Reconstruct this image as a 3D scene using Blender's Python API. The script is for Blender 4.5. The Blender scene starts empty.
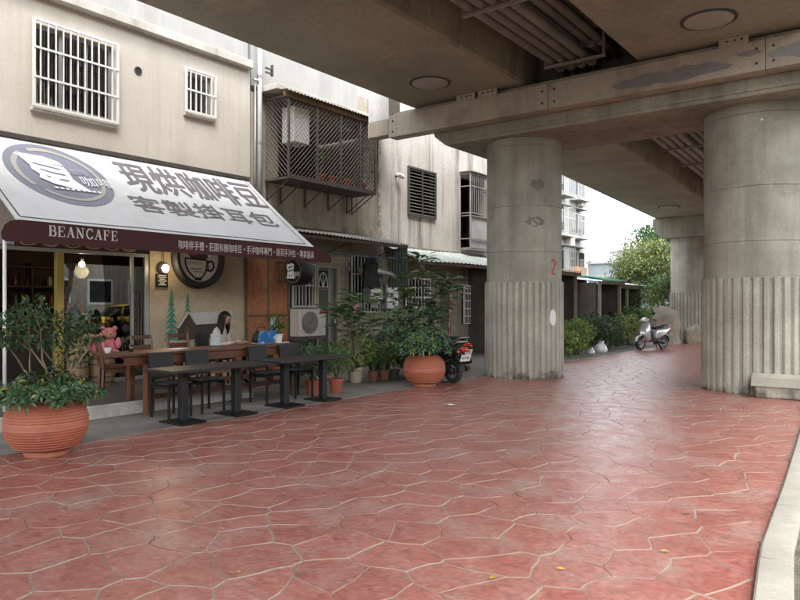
import bpy, bmesh, math, random
from mathutils import Vector, Matrix, noise as mnoise
R = math.radians
PI = math.pi
scene = bpy.context.scene
COL = scene.collection

# ------------------------------------------------------------------ camera
YAW = math.atan(517 / 690)          # the street runs along +Y, the camera is turned left of it
cam_d = bpy.data.cameras.new('camera')
cam = bpy.data.objects.new('camera', cam_d)
COL.objects.link(cam)
cam.location = (0, 0, 1.55)
cam.rotation_euler = (R(90), 0, YAW)
cam_d.sensor_width = 36
cam_d.lens = 36 * 690 / 800
cam_d.shift_y = 3 / 800
cam_d.clip_start = 0.05
cam_d.clip_end = 2000
scene.camera = cam

# ------------------------------------------------------------------ sky and sun (overcast)
SUN_EL, SUN_AZ = R(62), R(130)
world = bpy.data.worlds.new('World')
scene.world = world
world.use_nodes = True
wn = world.node_tree
wn.nodes.clear()
w_out = wn.nodes.new('ShaderNodeOutputWorld')
w_bg = wn.nodes.new('ShaderNodeBackground')
w_hs = wn.nodes.new('ShaderNodeHueSaturation')
w_sky = wn.nodes.new('ShaderNodeTexSky')
w_sky.sky_type = 'NISHITA'
w_sky.sun_disc = False
w_sky.sun_elevation = SUN_EL
w_sky.sun_rotation = SUN_AZ
w_sky.air_density = 1.0
w_sky.dust_density = 1.0
w_sky.ozone_density = 1.0
w_hs.inputs['Saturation'].default_value = 0.16
w_bg.inputs['Strength'].default_value = 0.15
wn.links.new(w_sky.outputs[0], w_hs.inputs['Color'])
wn.links.new(w_hs.outputs[0], w_bg.inputs['Color'])
wn.links.new(w_bg.outputs[0], w_out.inputs['Surface'])

sun_d = bpy.data.lights.new('sun', 'SUN')
sun_d.energy = 0.6
sun_d.angle = R(24)
sun_d.color = (1.0, 0.965, 0.91)
sun = bpy.data.objects.new('sun', sun_d)
COL.objects.link(sun)
sdir = Vector((math.sin(SUN_AZ) * math.cos(SUN_EL), math.cos(SUN_AZ) * math.cos(SUN_EL), math.sin(SUN_EL)))
sun.rotation_euler = (-sdir).to_track_quat('-Z', 'Y').to_euler()
sun.location = sdir * 60

scene.view_settings.view_transform = 'Standard'
scene.view_settings.look = 'None'
scene.view_settings.exposure = 2.6
scene.view_settings.gamma = 1.0
scene.render.engine = 'CYCLES'
scene.cycles.use_denoising = True
scene.cycles.max_bounces = 8
scene.cycles.diffuse_bounces = 5
scene.cycles.transparent_max_bounces = 12
scene.cycles.caustics_reflective = False
scene.cycles.caustics_refractive = False
scene.cycles.sample_clamp_indirect = 6

rnd = random.Random(7)

# ------------------------------------------------------------------ mesh helpers
class MB:
    """collects geometry; build() links it as one mesh object"""
    def __init__(self):
        self.v, self.f, self.m, self.cur = [], [], [], 0
    def add(self, vs, fs):
        o = len(self.v)
        self.v += [tuple(p) for p in vs]
        for q in fs:
            self.f.append(tuple(i + o for i in q)); self.m.append(self.cur)
        return self
    def box(self, x0, x1, y0, y1, z0, z1, mtx=None, bev=0.0):
        if x0 > x1: x0, x1 = x1, x0
        if y0 > y1: y0, y1 = y1, y0
        if z0 > z1: z0, z1 = z1, z0
        if bev > 0:
            b = min(bev, (x1 - x0) * .45, (y1 - y0) * .45, (z1 - z0) * .45)
            vs, idx = [], {}
            for sx in (0, 1):
                for sy in (0, 1):
                    for sz in (0, 1):
                        c = ((x0, x1)[sx], (y0, y1)[sy], (z0, z1)[sz])
                        d = (b if sx == 0 else -b, b if sy == 0 else -b, b if sz == 0 else -b)
                        for ax in range(3):
                            p = [c[k] + (0 if k == ax else d[k]) for k in range(3)]
                            idx[(sx, sy, sz, ax)] = len(vs); vs.append(p)
            fs = []
            for ax in range(3):
                o1, o2 = [(1, 2), (2, 0), (0, 1)][ax]
                for s in (0, 1):
                    q = []
                    for a, bb in ((0, 0), (1, 0), (1, 1), (0, 1)):
                        k = [0, 0, 0]; k[ax] = s; k[o1] = a; k[o2] = bb
                        q.append(idx[(k[0], k[1], k[2], ax)])
                    fs.append(q if s else q[::-1])
            for ax in range(3):                       # edge bevels along ax
                o1, o2 = [(1, 2), (2, 0), (0, 1)][ax]
                for a in (0, 1):
                    for bb in (0, 1):
                        def g(e, which):
                            k = [0, 0, 0]; k[ax] = e; k[o1] = a; k[o2] = bb
                            return idx[(k[0], k[1], k[2], which)]
                        q = [g(0, o1), g(1, o1), g(1, o2), g(0, o2)]
                        fs.append(q if a != bb else q[::-1])
            for sx in (0, 1):
                for sy in (0, 1):
                    for sz in (0, 1):
                        q = [idx[(sx, sy, sz, k)] for k in range(3)]
                        fs.append(q if (sx + sy + sz) % 2 else q[::-1])
        else:
            vs = [(x0, y0, z0), (x1, y0, z0), (x1, y1, z0), (x0, y1, z0), (x0, y0, z1), (x1, y0, z1), (x1, y1, z1), (x0, y1, z1)]
            fs = [(3, 2, 1, 0), (4, 5, 6, 7), (0, 1, 5, 4), (1, 2, 6, 5), (2, 3, 7, 6), (3, 0, 4, 7)]
        if mtx is not None:
            vs = [mtx @ Vector(p) for p in vs]
        return self.add(vs, fs)
    def tube(self, pts, rad, n=8, caps=True):
        pts = [Vector(p) for p in pts]
        if not isinstance(rad, (list, tuple)): rad = [rad] * len(pts)
        vs, fs = [], []
        ref = None
        for i, p in enumerate(pts):
            a = pts[max(i - 1, 0)]; b = pts[min(i + 1, len(pts) - 1)]
            d = (b - a).normalized()
            if ref is None:
                ref = Vector((0, 0, 1)) if abs(d.z) < .9 else Vector((1, 0, 0))
            s = d.cross(ref).normalized(); t = s.cross(d).normalized(); ref = t
            for k in range(n):
                w = 2 * PI * k / n
                vs.append(p + s * math.cos(w) * rad[i] + t * math.sin(w) * rad[i])
        for i in range(len(pts) - 1):
            for k in range(n):
                k2 = (k + 1) % n
                fs.append((i * n + k, i * n + k2, (i + 1) * n + k2, (i + 1) * n + k))
        if caps:
            fs.append(tuple(range(n))[::-1]); fs.append(tuple((len(pts) - 1) * n + k for k in range(n)))
        return self.add(vs, fs)
    def lathe(self, prof, n=24, mtx=None, caps=True):
        """prof: (radius, z) pairs, turned round z"""
        vs, fs = [], []
        for r, z in prof:
            for k in range(n):
                w = 2 * PI * k / n
                vs.append((r * math.cos(w), r * math.sin(w), z))
        for i in range(len(prof) - 1):
            for k in range(n):
                k2 = (k + 1) % n
                fs.append((i * n + k, i * n + k2, (i + 1) * n + k2, (i + 1) * n + k))
        if caps:
            fs.append(tuple(range(n))[::-1]); fs.append(tuple((len(prof) - 1) * n + k for k in range(n)))
        if mtx is not None: vs = [mtx @ Vector(p) for p in vs]
        return self.add(vs, fs)
    def loft(self, rings, closed=True, caps=True):
        n = len(rings[0]); vs, fs = [], []
        for r in rings: vs += list(r)
        for i in range(len(rings) - 1):
            for k in range(n if closed else n - 1):
                k2 = (k + 1) % n
                fs.append((i * n + k, i * n + k2, (i + 1) * n + k2, (i + 1) * n + k))
        if caps:
            fs.append(tuple(range(n))[::-1]); fs.append(tuple((len(rings) - 1) * n + k for k in range(n)))
        return self.add(vs, fs)
    def prism(self, poly, fn, d0, d1):
        """poly 2-D points, fn(a, b, d) -> 3-D, between depths d0 and d1"""
        n = len(poly)
        vs = [fn(a, b, d0) for a, b in poly] + [fn(a, b, d1) for a, b in poly]
        fs = [tuple(range(n))[::-1], tuple(range(n, 2 * n))]
        fs += [(k, (k + 1) % n, n + (k + 1) % n, n + k) for k in range(n)]
        return self.add(vs, fs)
    def ball(self, c, r, n=12, m=8):
        rx, ry, rz = r if isinstance(r, (list, tuple)) else (r, r, r)
        vs = [(c[0], c[1], c[2] - rz)]
        for i in range(1, m):
            t = PI * i / m
            for k in range(n):
                w = 2 * PI * k / n
                vs.append((c[0] + rx * math.sin(t) * math.cos(w), c[1] + ry * math.sin(t) * math.sin(w), c[2] - rz * math.cos(t)))
        vs.append((c[0], c[1], c[2] + rz))
        fs = []
        for k in range(n):
            fs.append((0, 1 + (k + 1) % n, 1 + k))
            for i in range(m - 2):
                a = 1 + i * n
                fs.append((a + k, a + (k + 1) % n, a + n + (k + 1) % n, a + n + k))
            a = 1 + (m - 2) * n
            fs.append((a + k, a + (k + 1) % n, len(vs) - 1))
        return self.add(vs, fs)
    def mesh(self, name, mats, smooth=False):
        me = bpy.data.meshes.new(name)
        me.from_pydata(self.v, [], self.f)
        if not isinstance(mats, (list, tuple)): mats = [mats]
        for m in mats: me.materials.append(m)
        if len(mats) > 1: me.polygons.foreach_set('material_index', self.m)
        bm = bmesh.new(); bm.from_mesh(me)
        bmesh.ops.recalc_face_normals(bm, faces=bm.faces)
        bm.to_mesh(me); bm.free()
        if smooth:
            me.polygons.foreach_set('use_smooth', [True] * len(me.polygons))
            if smooth is not True:
                me.set_sharp_from_angle(angle=R(smooth))
        me.update()
        return me
    def build(self, name, mats, parent=None, smooth=False, loc=None):
        o = bpy.data.objects.new(name, self.mesh(name, mats, smooth))
        COL.objects.link(o)
        if parent is not None: o.parent = parent
        if loc is not None: o.location = loc
        return o

def obj(name, me, parent=None, loc=(0, 0, 0), rot=None, scale=None):
    o = bpy.data.objects.new(name, me); COL.objects.link(o)
    o.parent = parent; o.location = loc
    if rot is not None: o.rotation_euler = rot
    if scale is not None: o.scale = scale if isinstance(scale, (tuple, list)) else (scale,) * 3
    return o
def tag(o, label, cat, group=None):
    o['label'] = label; o['category'] = cat
    if group: o['group'] = group
    return o
def thing(name, label, cat, loc=(0, 0, 0), rz=0, group=None):
    o = bpy.data.objects.new(name, None); COL.objects.link(o)
    o.empty_display_size = .2
    o.location = loc; o.rotation_euler = (0, 0, rz)
    return tag(o, label, cat, group)
def structure(o):
    o['kind'] = 'structure'; return o
def kids(o):
    return [c for c in bpy.data.objects if c.parent is o]
def copy_tree(o, parent=None):
    c = o.copy(); COL.objects.link(c); c.parent = parent
    for ch in kids(o): copy_tree(ch, c)
    return c
def dup(o, label, loc, rz=0, group=None, scale=None):
    c = copy_tree(o); c['label'] = label; c.location = loc; c.rotation_euler = (0, 0, rz)
    if group: c['group'] = group
    if scale: c.scale = (scale,) * 3
    return c
def sring(cx, cy, cz, ra, rb, axis='z', n=16, e=2.6):
    """superellipse ring square to an axis"""
    out = []
    for k in range(n):
        w = 2 * PI * k / n
        a = math.copysign(abs(math.cos(w)) ** (2 / e), math.cos(w)) * ra
        b = math.copysign(abs(math.sin(w)) ** (2 / e), math.sin(w)) * rb
        out.append((cx + a, cy + b, cz) if axis == 'z' else (cx, cy + a, cz + b) if axis == 'x' else (cx + a, cy, cz + b))
    return out

# ------------------------------------------------------------------ materials
def mat(name, c1, c2=None, scale=3.0, rough=.7, rough2=None, bump=0.0, bscale=40.0, metal=0.0, spec=.5, c3=None,
        streak=None, streak_amt=.5, streak_scale=2.2, fine=.12, coord='pos', rnd_amt=0.0, stretch=None, lo=.35, hi=.65,
        trans=0.0, coat=0.0, coat_rough=.12, grit=None, grit_scale=12, blotch=None, blotch_scale=.7, blotch_lo=.52, blotch_hi=.68):
    m = bpy.data.materials.new(name); m.use_nodes = True
    nt = m.node_tree; N = nt.nodes; L = nt.links
    b = N['Principled BSDF']
    b.inputs['Roughness'].default_value = rough
    b.inputs['Metallic'].default_value = metal
    b.inputs['Specular IOR Level'].default_value = spec
    if coat: b.inputs['Coat Weight'].default_value = coat; b.inputs['Coat Roughness'].default_value = coat_rough
    if c2 is None: c2 = tuple(x * .82 for x in c1)
    if coord == 'pos':
        g = N.new('ShaderNodeNewGeometry'); P = g.outputs['Position']
    else:
        g = N.new('ShaderNodeTexCoord'); P = g.outputs['Object']
    if stretch:
        mp = N.new('ShaderNodeMapping'); mp.inputs['Scale'].default_value = stretch
        L.new(P, mp.inputs['Vector']); PS = mp.outputs[0]
    else: PS = P
    def nz(sc, det=5, vec=None, ro=.55):
        t = N.new('ShaderNodeTexNoise'); t.inputs['Scale'].default_value = sc; t.inputs['Detail'].default_value = det
        t.inputs['Roughness'].default_value = ro
        L.new(vec or P, t.inputs['Vector']); return t.outputs['Fac']
    def rng(x, a, bb, c=0, d=1):
        t = N.new('ShaderNodeMapRange'); t.inputs[1].default_value = a; t.inputs[2].default_value = bb
        t.inputs[3].default_value = c; t.inputs[4].default_value = d; L.new(x, t.inputs[0]); return t.outputs[0]
    def mix(fac, a, bb, mode='MIX'):
        t = N.new('ShaderNodeMix'); t.data_type = 'RGBA'; t.blend_type = mode
        if isinstance(fac, float): t.inputs[0].default_value = fac
        else: L.new(fac, t.inputs[0])
        for s, x in ((6, a), (7, bb)):
            if isinstance(x, tuple): t.inputs[s].default_value = (*x[:3], 1)
            else: L.new(x, t.inputs[s])
        return t.outputs[2]
    big = nz(scale, 6, PS)
    col = mix(rng(big, lo, hi), c1, c2)
    if c3: col = mix(rng(nz(scale * 2.7, 4, PS), .55, .75), col, c3)
    if blotch: col = mix(rng(nz(blotch_scale, 7, None, .65), blotch_lo, blotch_hi), col, blotch)
    if streak:
        mp = N.new('ShaderNodeMapping'); mp.inputs['Scale'].default_value = (streak_scale, streak_scale, streak_scale * .07)
        L.new(P, mp.inputs['Vector'])
        col = mix(rng(nz(1.6, 7, mp.outputs[0], .62), .48, .72, 0, streak_amt), col, streak)
    if grit:      # scuffs: pale abraded flecks and dark pits
        col = mix(rng(nz(grit_scale, 8, None, .75), .58, .74, 0, .65), col, grit)
        col = mix(rng(nz(grit_scale * 2.3, 6, None, .7), .66, .76, 0, .6), col, tuple(q * .45 for q in c1))
    if fine:
        f = rng(nz(bscale * 1.3, 3), .3, .7, 1 - fine, 1 + fine)
        hs = N.new('ShaderNodeHueSaturation'); L.new(f, hs.inputs['Value']); L.new(col, hs.inputs['Color']); col = hs.outputs[0]
    if rnd_amt:
        oi = N.new('ShaderNodeObjectInfo')
        hs = N.new('ShaderNodeHueSaturation'); L.new(rng(oi.outputs['Random'], 0, 1, 1 - rnd_amt, 1 + rnd_amt), hs.inputs['Value'])
        L.new(col, hs.inputs['Color']); col = hs.outputs[0]
    L.new(col, b.inputs['Base Color'])
    if rough2 is not None:
        L.new(rng(nz(scale * 1.7, 5, PS), .35, .65, rough, rough2), b.inputs['Roughness'])
    if bump:
        bn = N.new('ShaderNodeBump'); bn.inputs['Strength'].default_value = bump; bn.inputs['Distance'].default_value = .02
        L.new(nz(bscale, 5), bn.inputs['Height']); L.new(bn.outputs[0], b.inputs['Normal'])
    if trans:
        b.inputs['Transmission Weight'].default_value = trans
    return m
def emit(name, c, s):
    m = bpy.data.materials.new(name); m.use_nodes = True
    b = m.node_tree.nodes['Principled BSDF']
    b.inputs['Base Color'].default_value = (*c, 1); b.inputs['Emission Color'].default_value = (*c, 1); b.inputs['Emission Strength'].default_value = s
    return m
def glass(name, tint=(.86, .9, .88), base_reflect=.04):
    m = bpy.data.materials.new(name); m.use_nodes = True
    nt = m.node_tree; N = nt.nodes; L = nt.links; N.clear()
    o = N.new('ShaderNodeOutputMaterial'); mx = N.new('ShaderNodeMixShader'); t = N.new('ShaderNodeBsdfTransparent'); g = N.new('ShaderNodeBsdfGlossy')
    fr = N.new('ShaderNodeFresnel'); fr.inputs[0].default_value = 2.0
    t.inputs[0].default_value = (*tint, 1); g.inputs['Roughness'].default_value = .01; g.inputs[0].default_value = (1, 1, 1, 1)
    L.new(fr.outputs[0], mx.inputs[0]); L.new(t.outputs[0], mx.inputs[1]); L.new(g.outputs[0], mx.inputs[2]); L.new(mx.outputs[0], o.inputs[0])
    return m
def leafmat(name, c1, c2, scale=6, rough=.42, trans=.25):
    m = bpy.data.materials.new(name); m.use_nodes = True
    nt = m.node_tree; N = nt.nodes; L = nt.links
    b = N['Principled BSDF']; b.inputs['Roughness'].default_value = rough; b.inputs['Specular IOR Level'].default_value = .45
    g = N.new('ShaderNodeNewGeometry')
    mx = N.new('ShaderNodeMix'); mx.data_type = 'RGBA'
    mx.inputs[6].default_value = (*c1, 1); mx.inputs[7].default_value = (*c2, 1)
    L.new(g.outputs['Random Per Island'], mx.inputs[0])
    gt = N.new('ShaderNodeMath'); gt.operation = 'GREATER_THAN'; gt.inputs[1].default_value = .945; L.new(g.outputs['Random Per Island'], gt.inputs[0])
    m3 = N.new('ShaderNodeMix'); m3.data_type = 'RGBA'; L.new(gt.outputs[0], m3.inputs[0]); L.new(mx.outputs[2], m3.inputs[6]); m3.inputs[7].default_value = (min(.4, c2[0] * 2.6), c2[1] * 1.25, c2[2] * .8, 1)
    mx = m3
    L.new(mx.outputs[2], b.inputs['Base Color'])
    tr = N.new('ShaderNodeBsdfTranslucent'); L.new(mx.outputs[2], tr.inputs[0])
    ms = N.new('ShaderNodeMixShader'); ms.inputs[0].default_value = trans
    out = N['Material Output']
    L.new(b.outputs[0], ms.inputs[1]); L.new(tr.outputs[0], ms.inputs[2]); L.new(ms.outputs[0], out.inputs[0])
    return m

MT = dict(
    conc_deck=mat('deck_concrete', (.335, .318, .245), (.245, .232, .18), scale=.55, bump=.25, bscale=9, streak=None, blotch=(.37, .33, .25), blotch_scale=.9, rough=.85, fine=.1, grit=(.36, .33, .26), grit_scale=5),
    conc_side=mat('girder_side_concrete', (.33, .30, .225), (.22, .2, .15), scale=.9, bump=.3, bscale=11, streak=(.08, .07, .055), streak_amt=.6, rough=.85),
    conc_cap=mat('cap_concrete', (.34, .315, .25), (.24, .225, .18), scale=1.1, bump=.35, bscale=14, streak=(.11, .1, .085), streak_amt=.55, rough=.85, blotch=(.14, .13, .11), blotch_scale=1.3, blotch_lo=.6, blotch_hi=.75),
    conc_col=mat('pillar_concrete', (.385, .37, .31), (.265, .252, .205), scale=1.5, bump=.35, bscale=22, streak=(.15, .138, .11), streak_amt=.6, grit=(.45, .43, .37), grit_scale=7, rough=.8, coord='obj', blotch=(.22, .205, .18), blotch_scale=1.6, blotch_lo=.6, blotch_hi=.72, fine=.07),
    conc_flute=mat('fluted_concrete', (.40, .385, .325), (.31, .295, .245), scale=1.5, bump=.3, bscale=18, streak=(.13, .115, .085), streak_amt=.5, streak_scale=4, rough=.85, coord='obj'),
    groove=mat('joint_dirt', (.17, .158, .135), rough=.9),
    pink_steel=mat('painted_gutter', (.45, .395, .315), (.375, .32, .255), scale=.8, bump=.1, bscale=25, blotch=(.33, .29, .24), blotch_scale=1.1, blotch_lo=.56, blotch_hi=.62, streak=(.17, .13, .1), streak_amt=.5, rough=.6),
    white_plate=mat('white_painted_plate', (.72, .7, .66), (.6, .58, .54), streak=(.35, .33, .3), streak_amt=.4, rough=.6),
    conduit=mat('conduit_plastic', (.29, .265, .225), (.2, .185, .16), scale=2, rough=.6),
    hatch=mat('hatch_cover', (.42, .385, .335), (.35, .32, .28), rough=.6, coord='obj'),
    hatch_ring=mat('hatch_seal', (.07, .065, .06), rough=.8),
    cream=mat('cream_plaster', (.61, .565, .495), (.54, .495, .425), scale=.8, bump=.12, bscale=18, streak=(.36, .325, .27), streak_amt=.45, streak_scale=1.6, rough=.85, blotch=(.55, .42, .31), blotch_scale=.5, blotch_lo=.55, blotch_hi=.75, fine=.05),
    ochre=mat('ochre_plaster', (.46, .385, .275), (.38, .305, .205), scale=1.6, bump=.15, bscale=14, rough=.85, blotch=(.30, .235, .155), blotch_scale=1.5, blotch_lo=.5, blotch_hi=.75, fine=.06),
    white_wall=mat('white_wall', (.36, .355, .335), (.30, .295, .28), scale=.9, streak=(.45, .44, .42), streak_amt=.45, rough=.8, bump=.08, fine=.05),
    slab=mat('cornice_slab', (.56, .535, .48), (.44, .415, .365), scale=1.4, streak=(.22, .2, .17), streak_amt=.6, rough=.85, bump=.15),
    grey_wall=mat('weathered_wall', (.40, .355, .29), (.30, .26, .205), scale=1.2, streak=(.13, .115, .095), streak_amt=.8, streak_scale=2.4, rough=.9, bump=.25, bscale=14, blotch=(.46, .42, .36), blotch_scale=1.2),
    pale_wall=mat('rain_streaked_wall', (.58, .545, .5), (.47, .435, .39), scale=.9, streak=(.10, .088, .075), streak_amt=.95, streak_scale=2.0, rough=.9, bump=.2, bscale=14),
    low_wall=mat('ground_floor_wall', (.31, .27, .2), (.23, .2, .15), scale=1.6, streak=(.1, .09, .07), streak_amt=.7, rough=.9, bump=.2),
    white_paint=mat('white_bar_paint', (.78, .77, .74), (.7, .69, .66), rough=.45, fine=.04, coord='obj'),
    dark_metal=mat('dark_metal', (.055, .05, .045), (.085, .072, .06), scale=6, rough=.55, coord='obj'),
    rust=mat('rusty_bracket', (.10, .075, .055), (.06, .05, .045), scale=6, rough=.8, coord='obj'),
    steel=mat('dull_steel', (.42, .42, .42), (.34, .34, .34), metal=.7, rough=.4, coord='obj'),
    alu=mat('aluminium_frame', (.42, .42, .4), (.36, .36, .345), metal=.5, rough=.42, coord='obj'),
    dark_pane=mat('dark_window_pane', (.012, .013, .014), (.022, .022, .022), scale=1.2, rough=.12, fine=0),
    curtain=mat('grey_curtain', (.11, .105, .095), (.07, .068, .062), scale=14, stretch=(1, 6, .2), rough=.9),
    black=mat('black_satin', (.010, .010, .0105), (.015, .015, .015), rough=.5, spec=.3, coord='obj'),
    black_rub=mat('black_rubber', (.017, .017, .017), (.026, .026, .025), rough=.75, coord='obj'),
    tabletop=mat('dark_tabletop', (.030, .025, .023), (.02, .018, .017), scale=9, stretch=(1, .25, 1), rough=.45, spec=.35, coord='obj'),
    leather=mat('black_leather', (.012, .012, .013), (.018, .018, .019), rough=.5, spec=.3, bump=.1, bscale=120, coord='obj'),
    wood=mat('brown_wood', (.135, .052, .026), (.085, .034, .018), scale=5, stretch=(1.5, .35, 1.5), rough=.42, bump=.1, bscale=50, coord='obj'),
    wood_red=mat('reddish_wood', (.17, .07, .035), (.105, .042, .022), scale=5, stretch=(4, 4, .6), rough=.45, coord='obj', rnd_amt=.12),
    osb=mat('chip_board', (.33, .125, .05), (.21, .075, .03), scale=16, stretch=(1, 1, .3), rough=.7, bump=.15, bscale=60, c3=(.40, .18, .08), rnd_amt=.1),
    old_wood=mat('old_wood', (.12, .085, .05), (.07, .05, .032), scale=7, rough=.8, coord='obj'),
    keg=mat('keg_wood', (.26, .185, .09), (.17, .12, .06), scale=6, stretch=(4, 4, .5), rough=.7, coord='obj'),
    terracotta=mat('terracotta', (.40, .128, .07), (.33, .105, .06), scale=3, rough=.62, bump=.06, bscale=60, coord='obj', blotch=(.30, .11, .07), blotch_scale=2.5, fine=.07, grit=(.46, .24, .17), grit_scale=6),
    soil=mat('soil', (.045, .035, .026), (.075, .06, .045), scale=9, rough=.95, bump=.6, bscale=30),
    bed=mat('planting_bed_soil', (.10, .085, .068), (.16, .138, .11), scale=7, rough=.95, bump=.9, bscale=40, fine=.3),
    kerb=mat('kerb_concrete', (.33, .315, .262), (.28, .265, .222), scale=2.2, rough=.85, bump=.15, bscale=40, blotch=(.37, .345, .29), blotch_scale=2.5, fine=.08),
    walk=mat('walkway_concrete', (.215, .2, .175), (.15, .14, .122), scale=1.5, rough=.75, bump=.3, bscale=22, blotch=(.105, .1, .09), blotch_scale=1.1, fine=.12),
    terrace=mat('terrace_floor', (.115, .10, .088), (.09, .08, .07), scale=2, rough=.55, bump=.08),
    edge_white=mat('whitewashed_edge', (.70, .68, .62), (.47, .45, .41), scale=3, rough=.8, bump=.15, streak=(.3, .28, .25), streak_amt=.4),
    asphalt=mat('asphalt', (.055, .055, .055), (.042, .042, .042), rough=.9, bump=.4, bscale=60),
    maroon=mat('maroon_fabric', (.06, .013, .012), (.05, .011, .011), rough=.7, fine=.05),
    awning_white=mat('awning_vinyl', (.62, .625, .63), (.58, .585, .59), scale=1.2, rough=.5, fine=.02, streak=(.42, .42, .41), streak_amt=.35, blotch=(.52, .52, .515), blotch_scale=2.2, blotch_lo=.6, blotch_hi=.8, bump=.04, bscale=6),
    print_grey=mat('grey_print', (.12, .108, .115), (.15, .137, .143), rough=.55, fine=.03),
    print_line=mat('line_print', (.06, .06, .065), rough=.55, fine=0),
    logo_blue=mat('logo_blue_grey', (.17, .175, .225), (.2, .205, .255), scale=2, rough=.5, fine=.02),
    logo_tan=mat('logo_tan', (.38, .36, .325), (.34, .325, .3), rough=.5, fine=.02),
    logo_white=mat('logo_white', (.80, .81, .82), (.78, .79, .8), rough=.5, fine=0),
    text_white=mat('lettering_white', (.72, .70, .68), (.66, .64, .62), rough=.6, fine=0),
    skin=mat('skin', (.45, .26, .18), (.42, .235, .16), rough=.5, fine=0, coord='obj'),
    knit=mat('cream_sweater', (.56, .50, .44), (.48, .425, .37), scale=9, rough=.95, bump=.3, bscale=110, coord='obj'),
    hair=mat('black_hair', (.006, .0055, .005), (.010, .009, .008), scale=20, rough=.6, spec=.25, coord='obj'),
    trousers=mat('dark_trousers', (.02, .022, .03), rough=.9, coord='obj'),
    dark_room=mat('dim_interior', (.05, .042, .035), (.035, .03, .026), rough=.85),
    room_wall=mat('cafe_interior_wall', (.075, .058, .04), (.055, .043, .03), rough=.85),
    yellow=mat('yellow_paint', (.40, .30, .07), (.33, .25, .06), rough=.5, coord='obj'),
    ac_white=mat('ivory_plastic', (.50, .47, .40), (.44, .41, .35), rough=.55, coord='obj'),
    heater=mat('enamel_grey', (.30, .295, .275), (.24, .235, .22), scale=4, rough=.35, metal=.35, coord='obj'),
    green_tin=mat('green_corrugated', (.075, .10, .085), (.055, .075, .065), scale=3, rough=.6, streak=(.03, .035, .03), streak_amt=.5),
    roof_tin=mat('pale_corrugated', (.50, .55, .53), (.42, .46, .44), scale=2, rough=.5, streak=None, blotch=(.32, .31, .27), blotch_scale=1.2),
    roof_dark=mat('old_tin_roof', (.26, .25, .23), (.16, .15, .14), scale=2, rough=.7, blotch=(.2, .15, .1)),
    roof_green=mat('green_roof', (.03, .27, .15), (.025, .2, .115), scale=2, rough=.5),
    bark=mat('bark', (.16, .12, .085), (.10, .078, .058), scale=8, rough=.9, bump=.5, bscale=30, coord='obj'),
    rock=mat('garden_rock', (.33, .29, .235), (.21, .185, .15), scale=2.6, rough=.9, bump=.7, bscale=7, coord='obj', blotch=(.36, .27, .18), blotch_scale=1.8),
    silver=mat('silver_paint', (.46, .46, .47), (.43, .43, .44), metal=.55, rough=.3, fine=0, coat=.4, coord='obj'),
    black_paint=mat('black_gloss_paint', (.012, .012, .013), (.015, .015, .016), rough=.22, fine=0, coat=.5, coord='obj'),
    chrome=mat('chrome', (.6, .6, .6), (.55, .55, .55), metal=1, rough=.15, fine=0, coord='obj'),
    red_lens=mat('red_lens', (.5, .015, .012), (.42, .012, .01), rough=.15, fine=0, coord='obj'),
    amber_lens=mat('amber_lens', (.65, .2, .02), (.58, .17, .02), rough=.15, fine=0, coord='obj'),
    plate_white=mat('plate_white', (.72, .72, .7), (.68, .68, .66), rough=.4, fine=0, coord='obj'),
    headlamp=mat('headlamp_glass', (.55, .57, .58), (.5, .52, .53), rough=.08, metal=.3, fine=0, coord='obj'),
    cup_white=mat('white_ceramic', (.75, .74, .72), (.7, .69, .67), rough=.2, fine=0, coord='obj'),
    bear_pink=mat('pink_plush', (.62, .21, .23), (.55, .18, .2), scale=8, rough=.95, bump=.6, bscale=90, coord='obj'),
    bear_tan=mat('tan_plush', (.42, .33, .14), (.34, .27, .11), scale=8, rough=.95, bump=.6, bscale=90, coord='obj'),
    far_white=mat('far_white_tile', (.46, .455, .44), (.38, .375, .36), scale=.6, rough=.8, streak=(.36, .36, .36), streak_amt=.5, fine=.03),
    far_blue=mat('far_blue_grey', (.30, .34, .38), (.26, .295, .33), scale=.8, rough=.7),
    far_orange=mat('far_orange_panel', (.62, .34, .17), (.56, .3, .15), rough=.7),
    far_teal=mat('far_teal_panel', (.16, .42, .45), (.13, .36, .39), rough=.6),
    shed=mat('shed_wall', (.12, .10, .078), (.075, .064, .052), scale=1.6, rough=.9, streak=(.04, .035, .03), streak_amt=.6),
    leaf_dark=leafmat('leaf_dark', (.02, .052, .02), (.055, .12, .045)),
    leaf_mid=leafmat('leaf_mid', (.04, .10, .026), (.11, .20, .055)),
    leaf_gloss=leafmat('leaf_glossy', (.022, .065, .024), (.075, .145, .055), rough=.26, trans=.18),
    leaf_yel=leafmat('leaf_yellow_green', (.13, .2, .045), (.23, .30, .09)),
    leaf_pale=leafmat('leaf_pale', (.13, .175, .06), (.25, .29, .12), rough=.5),
    leaf_tree=leafmat('leaf_tree', (.03, .085, .028), (.08, .16, .055)),
    leaf_broad=leafmat('leaf_broad', (.035, .095, .03), (.11, .19, .065), rough=.28, trans=.25),
    leaf_fall=mat('fallen_leaf', (.52, .36, .06), (.42, .27, .05), rough=.6, rnd_amt=.3, coord='obj'),
)
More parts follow.
